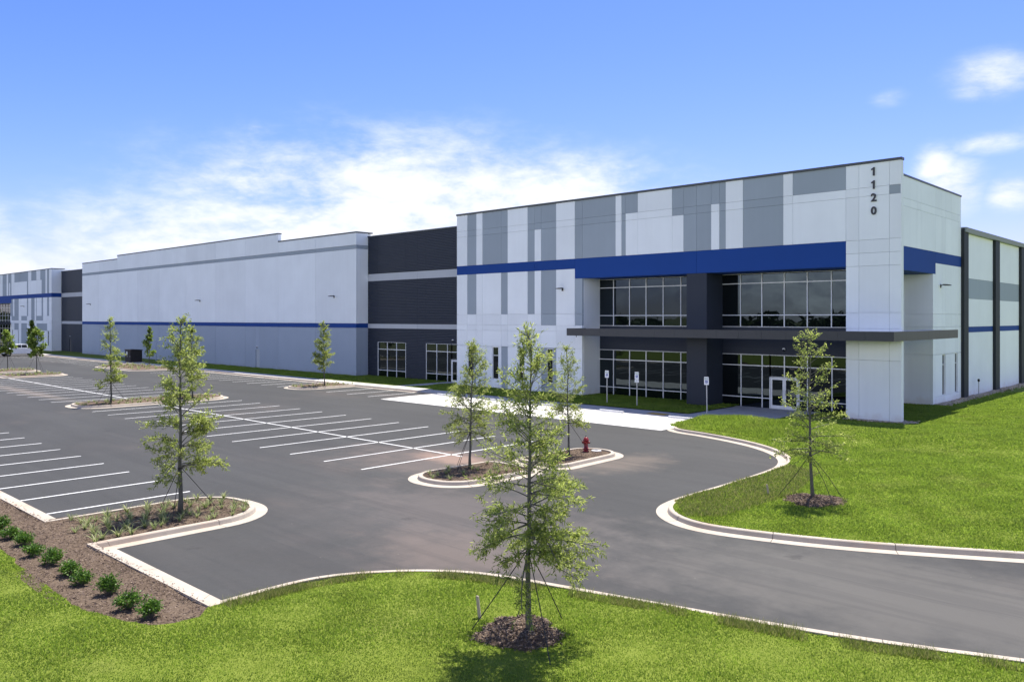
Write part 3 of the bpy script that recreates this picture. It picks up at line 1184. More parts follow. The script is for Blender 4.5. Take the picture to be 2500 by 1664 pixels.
# coping
box('coping', 'coping', B, -53.22, -15.78, F - .05, F + .40, 15.05, 15.20)
# charcoal spandrels and column in the recess
box('spandrel', 'dark', B, -39.0, -19.45, G + .03, G + .20, 3.60, 5.39)
box('spandrel', 'dark', B, -39.0, -19.45, G + .03, G + .20, 9.0, 9.07)
col = box('recess_column', 'dark', B, -29.84, -28.29, F + .01, G + .02, -.05, 9.06)
# storefront glazing
upL = [-39.12, -37.63, -36.12, -34.62, -33.12, -31.62, -30.1]
upR = [-28.45, -26.93, -25.37, -23.80, -22.25, -20.69, -19.42]
upz = [5.43, 6.22, 8.37, 9.02]
window_front(upL, upz, G - .02, 'storefront_window')
window_front(upR, upz, G - .02, 'storefront_window')
window_front(upL, [.0, .70, 2.83, 3.57], G - .02, 'storefront_window')
window_front([-28.45, -26.89, -25.35, -24.80], [.0, .68, 2.83, 3.57], G - .02, 'storefront_window')
window_front([-24.80, -23.79, -22.80], [2.12, 2.84, 3.57], G - .02, 'storefront_window')
window_front([-22.80, -22.24, -20.65, -19.42], [.0, .68, 2.83, 3.57], G - .02, 'storefront_window')
door_front(-24.75, -22.85, 2.08, G, 2)
# side glazing in the corner recess (faces +X)
sw = MB()
for y in (51.12, 53.2, 55.6, 58.0, 60.35):
    sw.box(-19.50, -19.38, y - .035, y + .035, 0, 9.02)
for z in (.04, .70, 2.83, 3.57, 5.43, 6.22, 8.37, 8.98):
    for a, b in ((51.155, 53.165), (53.235, 55.565), (55.635, 57.965), (58.035, 60.315)):
        sw.box(-19.496, -19.384, a, b, z - .035, z + .035)
sw = sw.build('storefront_window', 'alu', B)
for a, b in ((51.155, 53.165), (53.235, 55.565), (55.635, 57.965), (58.035, 60.315)):
    for z0, z1_ in ((.07, .67), (.73, 2.8), (2.86, 3.54), (5.46, 6.19), (6.25, 8.34), (8.40, 8.95)):
        box('pane', 'glass', sw, -19.455, -19.435, a - .01, b + .01, z0, z1_)
box('spandrel', 'dark', B, -19.6, -19.43, 51.05, 60.4, 3.61, 5.39)

# canopy wrapping the corner
can = MB()
can.box(-38.62, -15.55, 46.68, 48.80, 4.80, 5.20)
can.box(-17.42, -15.55, 49.24, 58.62, 4.80, 5.20)
can = can.build('canopy', 'canopy', B)
box('canopy_roof', 'membrane', can, -38.60, -15.57, 46.72, 48.79, 5.20, 5.235)
box('canopy_roof', 'membrane', can, -17.40, -15.57, 49.26, 58.58, 5.20, 5.235)
cx = [-38.70 + (23.22 / 15) * i for i in range(16)]
for i in range(15):
    box('fascia_panel', 'canopy', can, cx[i] + .005, cx[i + 1] - .005, 46.62, 46.69, 4.73, 5.27)
for i in range(6):
    a = 46.63 + 12.05 * i / 6
    box('fascia_panel', 'canopy', can, -15.56, -15.48, a + .005, a + 12.05 / 6 - .005, 4.73, 5.268)
box('fascia_panel', 'canopy', can, -38.70, -38.62, 46.70, 48.82, 4.731, 5.266)
box('canopy_soffit', 'dark', can, -38.6, -15.6, 46.71, 48.79, 4.765, 4.80)
for xx in (-37.0, -33.5, -26.5, -22.5):
    MB().lathe([(.07, 4.735), (.07, 4.767)], (xx, 47.7, 0), 12).build('downlight', 'black', can)
MB().tube([(-38.0, 46.9, 4.73), (-38.0, 46.9, 4.62)], .03, 8).build('drain_spout', 'black', can)

# side elevation (faces +X)
SX = -17.5
side = box('side_wall', 'white', B, SX - .34, SX - .18, F + .36, 67.05, 9.10, 15.0)
sy = [49.22, 57.1, 57.9, 61.0, 62.4, 63.3, 64.8, 66.4, 67.1]
cells_side(side, sy, [10.60, 13.15, 13.66, 15.05], lambda y, z: 'white', SX)
cells_side(side, [49.22, 61.0], [9.07, 10.60], lambda y, z: 'blue', SX)
cells_side(side, [61.0, 67.1], [9.83, 10.60], lambda y, z: 'blue', SX)
cells_side(side, [60.42, 61.0], [0, 3.5, 5.4, 6.3, 9.07], lambda y, z: 'white', SX)
SS = [(62.52, 63.28), (65.55, 66.3)]
cells_side(side, [61.0, 62.52, 63.28, 64.8, 65.55, 66.3, 67.1], [3.5, 5.4, 6.3, 9.83], lambda y, z: 'white', SX)
cells_side(side, [61.0, 62.52, 63.28, 64.8, 65.55, 66.3, 67.1], [0, .56, 3.45, 3.5], rects([(a, b, .56, 3.45, None) for a, b in SS], 'white'), SX)
for a, b in SS:
    m = MB()
    t = .045
    m.box(SX - .17, SX - .08, a, a + t, .56, 3.45).box(SX - .17, SX - .08, b - t, b, .56, 3.45)
    m.box(SX - .17, SX - .08, a + t, b - t, .56, .56 + t).box(SX - .17, SX - .08, a + t, b - t, 3.45 - t, 3.45).box(SX - .165, SX - .085, a + t, b - t, 2.70, 2.75)
    o = m.build('window', 'alu', B)
    box('pane', 'glass', o, SX - .14, SX - .125, a + t - .005, b - t + .005, .6, 2.70)
    box('pane', 'glass', o, SX - .14, SX - .125, a + t - .005, b - t + .005, 2.75, 3.41)
jb = MB()
for z0, z1_ in ((-.05, 3.49), (3.50, 5.4), (5.41, 6.29), (6.30, 9.06)):
    jb.box(-19.42, SX - .205, 60.43, 60.61, z0, z1_)
jb.build('recess_jamb', 'white', B)
box('coping', 'coping', B, SX - .42, SX + .04, F + .41, 67.15, 15.05, 15.17)

# warehouse flank beyond the tower
flank = box('flank_wall', 'white', B, SX - .4, SX - .2, 67.2, 138, -.05, 12.4)
py_ = [67.12 + 9.12 * i for i in range(9)]
for i, y in enumerate(py_):
    box('pilaster', 'pilaster', B, SX - .21, SX + .22, y, y + 1.15 + (.2 if i else 0), -.05, 12.72)
for i in range(8):
    cells_side(flank, [py_[i] + 1.16 + (.2 if i else 0), py_[i + 1] - .01], [0, 4.93, 5.36, 7.52, 9.05, 12.45], rects([(0, 999, 4.93, 5.36, 'blue'), (0, 999, 7.52, 9.05, gr)], 'white'), SX)
ev = MB()
ev.prism([(SX - .5, 12.46), (SX + .30, 12.46), (SX + .36, 12.80), (SX - .5, 12.86)], 'y', 67.2, 138)
ev.build('eave_gutter', 'eave', B, fix=True)
body = MB()
body.box(-200, -17.95, 67.02, 138, -.05, 12.45)
body.box(-200, -53.2, G + .55, 67.02, -.05, 13.0)
body.build('warehouse_body', 'roof', B)

# ---------------- long wall
XB = [x * KL for x in (-145.26, -137.8, -130.3, -122.66, -115.1, -106.7, -98.3, -90.8, -83.25, -75.64, -68.2)]
X0_, X1_, X2_, X3_ = XB[0], XB[2], XB[8], XB[10]
T1_, T2_, T3_ = 15.22, 15.75, 14.82
lw = box('long_wall', 'white', B, X0_ + .06, X3_ - .1, FL + .18, FL + .45, -.05, 14.80)
SZ = [5.02, 5.49, 13.18, 13.56]
lrow = rects([(-999, 0, 0, SZ[0], 'lowgray'), (-999, 0, SZ[0], SZ[1], 'blue'), (-999, 0, SZ[2], SZ[3], gr)], 'white')
DR = (-88.33 * KL, -87.39 * KL)
for i in range(len(XB) - 1):
    a, b = XB[i], XB[i + 1]
    top = T1_ if b <= X1_ + .1 else (T2_ if b <= X2_ + .1 else T3_)
    cc = [a, b]
    if a < DR[0] < b:
        cells_front(lw, [a, DR[0]], [0, SZ[0]], lrow, FL)
        cells_front(lw, [DR[1], b], [0, SZ[0]], lrow, FL)
        cells_front(lw, [DR[0], DR[1]], [2.25, SZ[0]], lrow, FL, gap=.004)
        cells_front(lw, cc, SZ + [top], lrow, FL, gap=.03)
    else:
        cells_front(lw, cc, [0] + SZ + [top], lrow, FL, gap=.03)
d = box('door', 'doorpaint', B, DR[0] + .03, DR[1] - .03, FL + .09, FL + .14, .09, 2.20)
MB().tube([(DR[1] - .15, FL + .09, 1.05), (DR[1] - .15, FL + .03, 1.05), (DR[1] - .28, FL + .03, 1.05)], .015, 8).build('handle', 'galv', d)
fr = MB().box(DR[0] - .0, DR[0] + .04, FL + .06, FL + .17, 0, 2.24).box(DR[1] - .04, DR[1], FL + .06, FL + .17, 0, 2.24).box(DR[0] + .04, DR[1] - .04, FL + .06, FL + .17, 2.2, 2.24)
fr.build('door_frame', 'doorpaint', d)
for a, b, t in ((X0_ - .04, X1_, T1_), (X1_, X2_, T2_), (X2_, X3_ + .06, T3_)):
    box('coping', 'coping', B, a + .002, b - .002, FL - .04, FL + .46, t, t + .13)
box('parapet_step', 'white', B, X1_ + .03, X2_ - .03, FL + .2, FL + .42, 14.6, T2_)
box('parapet_step', 'white', B, X0_ + .04, X1_ + .01, FL + .2, FL + .42, 14.6, T1_)
# return (faces +X)
rw = box('return_wall', 'white', B, X3_ - .4, X3_ - .19, FL + .46, G + .5, -.05, T3_ - .02)
cells_side(rw, [FL + .21, FL + .5, G + .02], [0] + SZ + [T3_], rects([(0, 999, 0, SZ[0], 'lowgray'), (0, 999, SZ[0], SZ[1], 'blue'), (0, 999, SZ[2], SZ[3], gr)], 'white'), X3_)
box('coping', 'coping', B, X3_ - .4, X3_ + .05, FL + .47, G + .6, T3_, T3_ + .13)


# ---------------- ribbed charcoal walls
def ribbed(x0, x1, top, bands, openings, name='ribbed_wall'):
    """horizontal ribs cut round the openings; pale bands between"""
    wall = box(name, 'rib', B, x0, x1, G + .16, G + .5, -.05, top)
    xs = sorted({x0, x1} | {o[0] for o in openings} | {o[1] for o in openings} | {(x0 + x1) / 2})
    m = MB()
    p = .152
    for i in range(len(xs) - 1):
        a, b = xs[i], xs[i + 1]
        z = 0.0
        while z < top - .02:
            zt = min(z + p, top)
            zm = (z + zt) / 2
            if not any(o[0] <= (a + b) / 2 <= o[1] and o[2] < zm < o[3] for o in openings) and not any(q[0] < zm < q[1] for q in bands):
                # rounded rib: three facets
                m.prism([(G + .17, z), (G + .028, z + .004), (G + .022, z + .018), (G + .0, z + .045), (G + .0, zt - .03), (G + .022, zt - .008), (G + .17, zt)], 'x', a + (.006 if i else 0), b - (.006 if i < len(xs) - 2 else 0))
            z += p
    m.build('rib_cladding', 'rib', wall, fix=True)['kind'] = 'stuff'
    mid = (x0 + x1) / 2
    for z0, z1_ in bands:
        for a, b in ((x0, mid), (mid, x1)):
            box('band_panel', 'stripe', wall, a + .007, b - .007, G + .006, G + .19, z0, z1_)
    box('coping', 'coping', B, x0 - .02, x1 + .02, G - .05, G + .55, top, top + .12)
    return wall


O1 = (-67.52, -62.95, 0, 3.64)
O2 = (-59.92, -54.8, 0, 3.64)
ribbed(XB[10] + .03, -53.19, 14.42, [(9.83, 10.58), (4.99, 5.44)], [O1, O2])
window_front([-67.48, -65.94, -64.45, -62.99], [0.02, .74, 2.87, 3.60], G + .02, 'storefront_window')
window_front([-59.88, -58.36, -56.84, -56.28], [.02, .74, 2.87, 3.60], G + .02, 'storefront_window')
window_front([-56.28, -55.25], [2.16, 2.87, 3.60], G + .02, 'storefront_window')
window_front([-55.25, -54.84], [.02, .74, 2.87, 3.60], G + .02, 'storefront_window')
door_front(-56.24, -55.29, 2.12, G + .04, 1)

# ---------------- far tower
ribbed(-162.2, XB[0] + .16, 14.5, [(9.83, 10.60), (5.02, 5.50)], [(-158.1, -157.2, 0, 2.3)])
d = box('door', 'doordark', B, -158.07, -157.23, G + .08, G + .13, .05, 2.26)
MB().tube([(-157.4, G + .08, 1.05), (-157.4, G + .02, 1.05), (-157.55, G + .02, 1.05)], .02, 6).build('handle', 'galv', d)
ft = MB()
ft.box(-215, -160.55 * KT, FT + .18, 66, 9.1, 15.0)
ft.box(-185.3 * KT, -160.55 * KT, FT + .18, 66, -.05, 9.1)
ft.box(-215, -185.3 * KT, G + .2, 66, -.05, 9.1)
ft = ft.build('tower_wall', 'white', B)
fx = [-215, -205, -198, -192.4, -191.2, -190.6, -187.8, -186.7, -186.0, -185.4, -184.54, -182.57, -179.8, -178.16, -177.86, -174.66, -173.92, -172.04, -169.04, -166.77, -166.04, -163.91, -162.98, -161.9, -160.5]
fcol = rects([(-215, -205, 13.2, 99, gr), (-198, -192.4, 13.2, 99, gr), (-190.6, -187.8, 0, 99, gr), (-186.7, -184.54, 0, 99, gr), (-186.0, -185.4, 0, 13.2, 'white'), (-182.57, -173.92, 13.2, 99, gr), (-174.66, -173.92, 0, 99, gr),
              (-172.04, -169.04, 13.2, 99, gr), (-166.77, -163.91, 13.2, 99, gr), (-166.04, -163.91, 0, 99, gr), (-162.98, -161.9, 0, 99, gr)], 'white')
def ftc(cols, rows, fn):
    cells_front(ft, [c * KT for c in cols], rows, lambda x, z: fn(x / KT, z), FT)


ftc(fx, [10.62, 13.2, 15.0], fcol)
ftc([-184.54, -172.0, -160.5], [9.88, 10.62], lambda x, z: 'blue')
ftc([-215, -200, -184.54], [9.1, 10.62], lambda x, z: 'blue')
f2 = [-185.3, -184.54, -183.55, -182.57, -179.8, -178.16, -174.66, -173.92, -172.04, -170.1, -169.2, -168.9, -166.04, -165.2, -162.98, -161.9, -160.5]
f2col = rects([(-185.3, -183.55, 6.47, 99, gr), (-182.57, -179.8, 5.6, 99, gr), (-184.54, -179.8, 5.6, 6.47, gr), (-178.16, -174.66, 5.6, 6.47, gr), (-174.66, -173.92, 6.47, 99, gr),
               (-172.04, -170.1, 5.6, 99, gr), (-169.2, -168.9, 5.6, 99, gr), (-168.9, -166.04, 5.6, 6.47, gr), (-166.04, -165.2, 5.6, 99, gr), (-162.98, -161.9, 6.47, 99, gr),
               (-182.57, -179.8, 3.76, 5.06, gr), (-178.16, -174.66, 0, 5.06, gr), (-172.04, -170.1, 0, 5.06, gr), (-168.9, -163.91, 3.76, 5.06, gr)], 'white')
ftc(f2, [3.76, 5.06, 5.6, 6.47, 9.10], f2col)
ftc([-184.54] + f2[2:], [9.10, 9.88], f2col)
FS = [(-184.22, -183.55), (-180.36, -179.8), (-168.57, -167.86), (-165.54, -164.9), (-162.71, -161.97)]
f3 = sorted([-185.3, -160.5, -178.16, -174.66, -172.04, -170.1] + [a for s in FS for a in s])
ftc(f3, [0, .95, 3.70, 3.76], rects([(-178.16, -174.66, 0, 5.06, gr), (-172.04, -170.1, 0, 5.06, gr)] + [(a, b, .95, 3.70, None) for a, b in FS], 'white'))
for a, b in FS:
    slit(a * KT, b * KT, .95, 3.70, FT)
cells_side(ft, [FT + .21, G + .02], [0, 5.06, 5.6, 9.88, 10.62, 13.2, 13.7, 15.0], rects([(0, 99, 9.88, 10.62, 'blue')], 'white'), -160.5 * KT)
box('coping', 'coping', B, -215, -160.44 * KT, FT - .04, FT + .46, 15.0, 15.14)
box('coping', 'coping', B, -160.9 * KT, -160.44 * KT, FT + .47, G + .6, 15.0, 15.14)
window_front([-203, -201, -199, -197, -195, -193, -191, -189.2, -187.5], [0, 1, 2.9, 3.9, 5.6, 6.6, 8.2, 9.05], G - .02, 'storefront_window')
fc = box('canopy', 'canopy', B, -214, -187.0, 47.3, 49.3, 4.75, 5.3)

# ================================================================== street number, lights, cameras


def text_mesh(name, body, size, mat, parent, M4, extr=.004, offset=0.0, align='CENTER'):
    cu = bpy.data.curves.new(name, 'FONT')
    cu.body = body
    cu.size = size
    cu.extrude = extr
    cu.offset = offset
    cu.align_x = align
    cu.align_y = 'CENTER'
    cu.resolution_u = 4
    o = bpy.data.objects.new(name, cu)
    COL.objects.link(o)
    dg = bpy.context.evaluated_depsgraph_get()
    me = bpy.data.meshes.new_from_object(o.evaluated_get(dg))
    bpy.data.objects.remove(o)
    bpy.data.curves.remove(cu)
    me.transform(M4)
    me.materials.clear()
    me.materials.append(M[mat])
    me.name = name
    return link(name, me, parent)


FRONT = Matrix(((1, 0, 0, 0), (0, 0, -1, 0), (0, 1, 0, 0), (0, 0, 0, 1)))   # text plane XY -> world XZ facing -Y
num = empty('street_number', (-17.32, F, 12.0), True)
tag(num, 'dark raised street number 1120 stacked down the white corner fin', 'street number')
for ch, z in (('1', 14.55), ('1', 13.78), ('2', 13.01), ('0', 12.245)):
    if ch == '1':
        MB().prism([(-17.275, z - .245), (-17.275, z + .245), (-17.35, z + .245), (-17.39, z + .19), (-17.47, z + .165), (-17.47, z + .09), (-17.375, z + .10), (-17.375, z - .245)], 'y', F - .065, F - .004).build('digit', 'numeral', num, fix=True)
    else:
        text_mesh('digit', ch, .64, 'numeral', num, Matrix.Translation((-17.33, F - .035, z)) @ FRONT, .03, .018)


def wall_light(loc, side=False, label='', g='wall lights along the building'):
    e = empty('wall_light', loc)
    if side:
        e.rotation_euler = (0, 0, R(90))
    tag(e, label, 'wall light', g)
    MB().box(-.07, .07, -.05, -.003, -.16, .10).build('mounting_plate', 'black', e, bevel=.012)
    MB().tube([(0, -.04, 0), (0, -.16, .05), (0, -.26, .055)], .03, 8).build('arm', 'black', e)
    MB().prism([(-.16, .02), (-.62, -.01), (-.68, .01), (-.66, .045), (-.42, .09), (-.18, .10)], 'x', -.17, .17).build('housing', 'black', e, bevel=.012)
    MB().box(-.13, .13, -.58, -.24, -.022, -.008).build('lens', 'domewhite', e)
    return e


wall_light((-40.95, F, 8.30), label='black wall light on the white tower wall beside the blue band')
wall_light((-72.1 * KL, FL, 8.33), label='black wall light on the long wall, nearest the charcoal ribbed wall')
wall_light((-102.6 * KL, FL, 8.35), label='black wall light on the long wall, halfway along it')
wall_light((-141.5 * KL, FL, 8.35), label='black wall light on the long wall at its end by the far tower')
wall_light((-176.4 * KT, FT, 8.36), label='black wall light on the striped far tower wall')
wall_light((SX, 62.1, 8.30), True, 'black wall light on the side wall beyond the corner canopy')


def dome_cam(loc, label):
    e = empty('security_camera', loc)
    tag(e, label, 'security camera', 'dome cameras over the doors')
    MB().tube([(0, -.002, .03), (0, -.10, .03)], .085, 14).build('mount', 'domewhite', e)
    MB().lathe([(.075, .02), (.078, -.02), (.066, -.07), (.035, -.105), (.004, -.115)], (0, -.07, 0), 14).build('dome', 'carglass', e, True)


dome_cam((-23.82, G + .03, 3.95), 'small white dome camera above the glass entrance doors')
dome_cam((-56.0, G, 3.95), 'small white dome camera above the storefront on the ribbed wall')
dome_cam((-87.9 * KL, FL, 2.58), 'small white dome camera above the steel door in the long wall')
dome_cam((-157.6, G, 2.75), 'small white dome camera above the charcoal door of the far ribbed wall')

# small standpipe by the flank wall
e = empty('standpipe', (-17.1, 70.3, 0))
tag(e, 'thin dark standpipe at the foot of the flank wall', 'pipe')
MB().tube([(0, 0, 0), (0, 0, 1.15)], .035, 8).build('pipe', 'galv', e)
MB().lathe([(.05, 1.12), (.085, 1.16), (.085, 1.30), (.05, 1.34)], sides=10).build('cap', 'black', e)

# ================================================================== signs
def hc_symbol(parent, cx, cz, s, y):
    """wheelchair figure: head, body, wheel"""
    m = MB()
    m.tube([(cx - .02 * s, y, cz + .36 * s), (cx - .02 * s, y - .002, cz + .36 * s)], .085 * s, 10)
    m.box(cx - .07 * s, cx + .02 * s, y - .002, y, cz - .06 * s, cz + .24 * s)
    m.box(cx + .02 * s, cx + .20 * s, y - .002, y, cz + .06 * s, cz + .12 * s)
    m.box(cx - .07 * s, cx + .22 * s, y - .0025, y - .0005, cz - .10 * s, cz - .02 * s)
    m.prism([(cx + .16 * s, cz - .03 * s), (cx + .24 * s, cz - .03 * s), (cx + .34 * s, cz - .32 * s), (cx + .26 * s, cz - .32 * s)], 'y', y - .0015, y)
    n = 14
    for k in range(n):
        a0 = R(120 + 230 * k / n)
        a1 = R(120 + 230 * (k + 1) / n)
        ro, ri = .28 * s, .215 * s
        c = (cx - .02 * s, cz - .12 * s)
        m.prism([(c[0] + ro * math.cos(a0), c[1] + ro * math.sin(a0)), (c[0] + ro * math.cos(a1), c[1] + ro * math.sin(a1)),
                 (c[0] + ri * math.cos(a1), c[1] + ri * math.sin(a1)), (c[0] + ri * math.cos(a0), c[1] + ri * math.sin(a0))], 'y', y - .001, y)
    return m.build('wheelchair_symbol', 'signwhite', parent, fix=True)


def parking_sign(loc, label, van=False, tilt=0.0):
    e = empty('parking_sign', loc)
    e.rotation_euler = (0, tilt, 0)
    tag(e, label, 'parking sign', 'accessible parking signs')
    top = 2.28 if not van else 2.30
    m = MB()
    m.box(-.032, .032, -.03, -.026 + .0, -.1, top - .02).box(-.032, -.024, -.026, .012, -.1, top - .02).box(.024, .032, -.026, .012, -.1, top - .02)
    m.build('post', 'galv', e)
    h = .50
    outline = rounded([(-.165, top - h), (.165, top - h), (.165, top), (-.165, top)], .03, 4)
    pl_ = MB().prism(outline, 'y', -.044, -.036).build('sign_plate', 'signwhite', e, fix=True)
    y = -.0445
    text_mesh('lettering', 'RESERVED', .068, 'signgreen', pl_, Matrix.Translation((0, y, top - .085)) @ FRONT, .0004, .0015)
    text_mesh('lettering', 'PARKING', .068, 'signgreen', pl_, Matrix.Translation((0, y, top - .16)) @ FRONT, .0004, .0015)
    b = MB().box(-.085, .085, y - .0012, y, top - .395, top - .215).build('blue_square', 'signblue', pl_)
    hc_symbol(pl_, -.01, top - .305, .19, y - .002)
    if van:
        o2 = rounded([(-.165, top - h - .21), (.165, top - h - .21), (.165, top - h - .02), (-.165, top - h - .02)], .025, 4)
        p2 = MB().prism(o2, 'y', -.044, -.036).build('van_plate', 'signwhite', e, fix=True)
        text_mesh('lettering', 'VAN', .062, 'signgreen', p2, Matrix.Translation((0, y, top - h - .075)) @ FRONT, .0004, .0015)
        text_mesh('lettering', 'ACCESSIBLE', .05, 'signgreen', p2, Matrix.Translation((0, y, top - h - .15)) @ FRONT, .0004, .0012)
    return e


parking_sign((-34.3, 45.75, .085), 'accessible parking sign in front of the storefront, next to the white recess jamb')
parking_sign((-31.75, 45.7, .085), 'accessible parking sign with a second small van plate below', True)
parking_sign((-26.22, 45.35, .06), 'accessible parking sign beside the charcoal column and entry walk', tilt=R(-.8))
parking_sign((-42.3, 45.8, .085), 'accessible parking sign before the slit windows of the white tower')

# wheel stops
for cx_, lab in ((-47.1, 'white concrete wheel stop nearest the asphalt end of the pad'), (-41.75, 'white concrete wheel stop, second from the asphalt end of the pad'),
                 (-36.5, 'white concrete wheel stop in the middle of the pad'), (-31.2, 'white concrete wheel stop before the van parking sign'),
                 (-26.0, 'white concrete wheel stop beside the lawn corner')):
    e = empty('wheel_stop', (cx_, 42.08, .022))
    e.rotation_euler = (0, 0, R(random.uniform(-1.2, 1.2)))
    tag(e, lab, 'wheel stop', 'wheel stops on the concrete pad')
    MB().prism([(-.085, 0), (.085, 0), (.06, .12), (-.06, .12)], 'x', -.93, .93).build('stop_block', 'stop', e, bevel=.015)
    for s in (-.6, .6):
        MB().lathe([(.022, .118), (.022, .128), (.012, .134)], (s, 0, 0), 8).build('anchor_pin', 'galv', e)

# ================================================================== hydrant and valve cover
e = empty('fire_hydrant', (-22.42, 28.35, MULCH_Z))
e.scale = (.8, .8, .8)
tag(e, 'red fire hydrant in the mulch at the tip of the planted island', 'fire hydrant')
MB().lathe([(.17, 0), (.17, .04), (.13, .05), (.13, .12), (.17, .13), (.17, .17), (.115, .19), (.11, .50), (.14, .53), (.145, .60), (.165, .61), (.165, .65), (.14, .67), (.125, .73), (.08, .78), (.035, .80)], sides=18).build('barrel', 'red', e, True)
MB().lathe([(.03, .79), (.036, .80), (.036, .86), (.02, .87)], sides=5).build('operating_nut', 'black', e)
for a in (R(-65), R(25), R(205)):
    dx, dy = math.cos(a), math.sin(a)
    big = a == R(-65)
    r = .075 if big else .055
    z = .46 if big else .50
    L = .19 if big else .175
    MB().tube([(dx * .08, dy * .08, z), (dx * L, dy * L, z)], r, 12).build('outlet', 'red', e, True)
    MB().tube([(dx * L, dy * L, z), (dx * (L + .045), dy * (L + .045), z)], [r * 1.25, r * 1.18], 12).build('outlet_cap', 'red', e)
    MB().tube([(dx * (L + .04), dy * (L + .04), z), (dx * (L + .075), dy * (L + .075), z)], .018, 5).build('cap_nut', 'black', e)
for k in range(8):
    a = k * math.pi / 4
    MB().lathe([(.014, .64), (.014, .665)], (.145 * math.cos(a), .145 * math.sin(a), 0), 6).build('flange_bolt', 'red', e)
e = empty('valve_cover', (-22.15, 28.75, MULCH_Z))
tag(e, 'white ringed valve cover beside the red hydrant', 'valve cover')
MB().lathe([(.22, -.02), (.22, .035), (.19, .045), (.10, .045), (.10, .03)], sides=20).build('collar', 'stop', e)
MB().lathe([(.095, .0), (.095, .05), (.06, .052)], sides=16).build('lid', 'black', e)

# ================================================================== equipment cabinet
e = empty('equipment_cabinet', (-111.9, 44.1, .10))
tag(e, 'dark bronze equipment cabinet on a concrete slab against the long wall bed', 'cabinet')
MB().box(-1.35, 1.2, -1.0, 1.0, -.16, .06).build('base_slab', 'walk', e, bevel=.02)
MB().box(-1.0, .86, -.75, .75, .06, 1.62).build('cabinet_body', 'trafo', e, bevel=.02)
MB().prism([(-.82, 1.62), (.82, 1.62), (.82, 1.70), (.3, 1.76), (-.82, 1.76)], 'x', -1.06, .92).build('cabinet_lid', 'trafo', e, bevel=.015)
for s in (-.98, -.06):
    dd = MB().box(s, s + .88, -.775, -.752, .16, 1.52).build('cabinet_door', 'trafo', e, bevel=.008)
    MB().box(s + .74, s + .79, -.80, -.775, .75, .95).build('handle', 'galv', dd)
MB().box(-.55, -.15, -.784, -.776, 1.05, 1.5).build('warning_label', 'label', e)
e = empty('backflow_pipe', (-113.2, 47.6, .08))
tag(e, 'slim blue grey standpipe with a tee behind the cabinet', 'pipe')
MB().tube([(0, 0, -.02), (0, 0, 2.9)], .06, 10).build('pipe', 'lowgray', e)
MB().tube([(-.05, 0, 2.55), (.45, 0, 2.55)], .05, 10).build('tee', 'lowgray', e)

# ================================================================== pickup
tr = empty('pickup_truck', (-146.6, 39.9, 0))
tr.rotation_euler = (0, 0, R(4))
tag(tr, 'white crew cab pickup parked nose out before the far tower', 'pickup')
prof = [(-2.85, .55), (-2.9, .75), (-2.86, 1.0), (-2.75, 1.14), (-1.35, 1.24), (-.75, 1.28), (1.0, 1.28), (1.0, 1.26), (2.85, 1.26), (2.9, 1.1), (2.9, .55)]


def arch(yc, z0=.45, r=.47):
    return [(yc + r * math.cos(R(a)), z0 + r * math.sin(R(a))) for a in range(170, 5, -18)]


low = [(2.9, .45), (2.45, .45)] + [(p[0], p[1]) for p in arch(1.85)[::-1]] + [(1.3, .40), (-1.3, .40)] + [(p[0], p[1]) for p in arch(-1.85)[::-1]] + [(-2.5, .45), (-2.82, .5)]
body = MB().prism(prof + low[0:], 'x', -.98, .98).build('body', 'carwhite', tr, bevel=.03)
cab = MB()
n0 = [(-1.25, 1.27), (1.02, 1.27), (.92, 1.86), (.6, 1.92), (-.35, 1.92), (-.55, 1.88)]
cab.v = [(-.93, y, z) for y, z in n0] + [(.93, y, z) for y, z in n0]
for i, (y, z) in enumerate(n0):
    if z > 1.5:
        cab.v[i] = (-.76, y, z)
        cab.v[i + 6] = (.76, y, z)
cab.f = [tuple(range(6)), tuple(range(11, 5, -1))] + [(i, 6 + i, 6 + (i + 1) % 6, (i + 1) % 6) for i in range(6)]
cab.build('cab', 'carwhite', tr, bevel=.03)
for s in (-1, 1):
    for (y0, y1, y2, y3) in ((-1.02, -.02, -.02, -.46), (.06, .86, .80, .06)):
        w = MB()
        w.v = [(s * .935, y0, 1.33), (s * .935, y1, 1.33), (s * .79, y2, 1.80), (s * .79, y3, 1.80)]
        w.f = [(0, 1, 2, 3)]
        w.build('side_window', 'carglass', tr)
    MB().box(min(s * .93, s * 1.12), max(s * .93, s * 1.12), -1.0, -.88, 1.28, 1.46).build('mirror', 'black', tr, bevel=.02)
    MB().box(s * .93 - .06, s * .93 + .06, 2.80, 2.93, .92, 1.22).build('tail_light', 'tail', tr, bevel=.01)
    MB().box(s * .72 - .2, s * .72 + .2, -2.93, -2.8, .88, 1.06).build('headlight', 'domewhite', tr, bevel=.02)
    for yc in (-1.85, 1.85):
        wh = MB().tube([(s * .74, yc, .39), (s * .99, yc, .39)], .39, 20).build('wheel', 'tyre', tr, bevel=.03)
        MB().tube([(s * .97, yc, .39), (s * 1.0, yc, .39)], [.24, .22], 14).build('rim', 'rim', wh)
w = MB()
w.v = [(-.84, -1.17, 1.34), (.84, -1.17, 1.34), (.70, -.60, 1.85), (-.70, -.60, 1.85)]
w.f = [(0, 1, 2, 3)]
w.build('windscreen', 'carglass', tr)
MB().box(-.86, .86, 1.1, 2.78, 1.262, 1.27).build('bed_cover', 'black', tr)
MB().box(-.95, .95, -3.0, -2.86, .5, .72).build('bumper', 'chrome', tr, bevel=.03)
MB().box(-.95, .95, 2.88, 3.02, .5, .7).build('bumper', 'chrome', tr, bevel=.03)
MB().box(-.5, .5, -2.935, -2.86, .74, 1.04).build('grille', 'black', tr, bevel=.02)


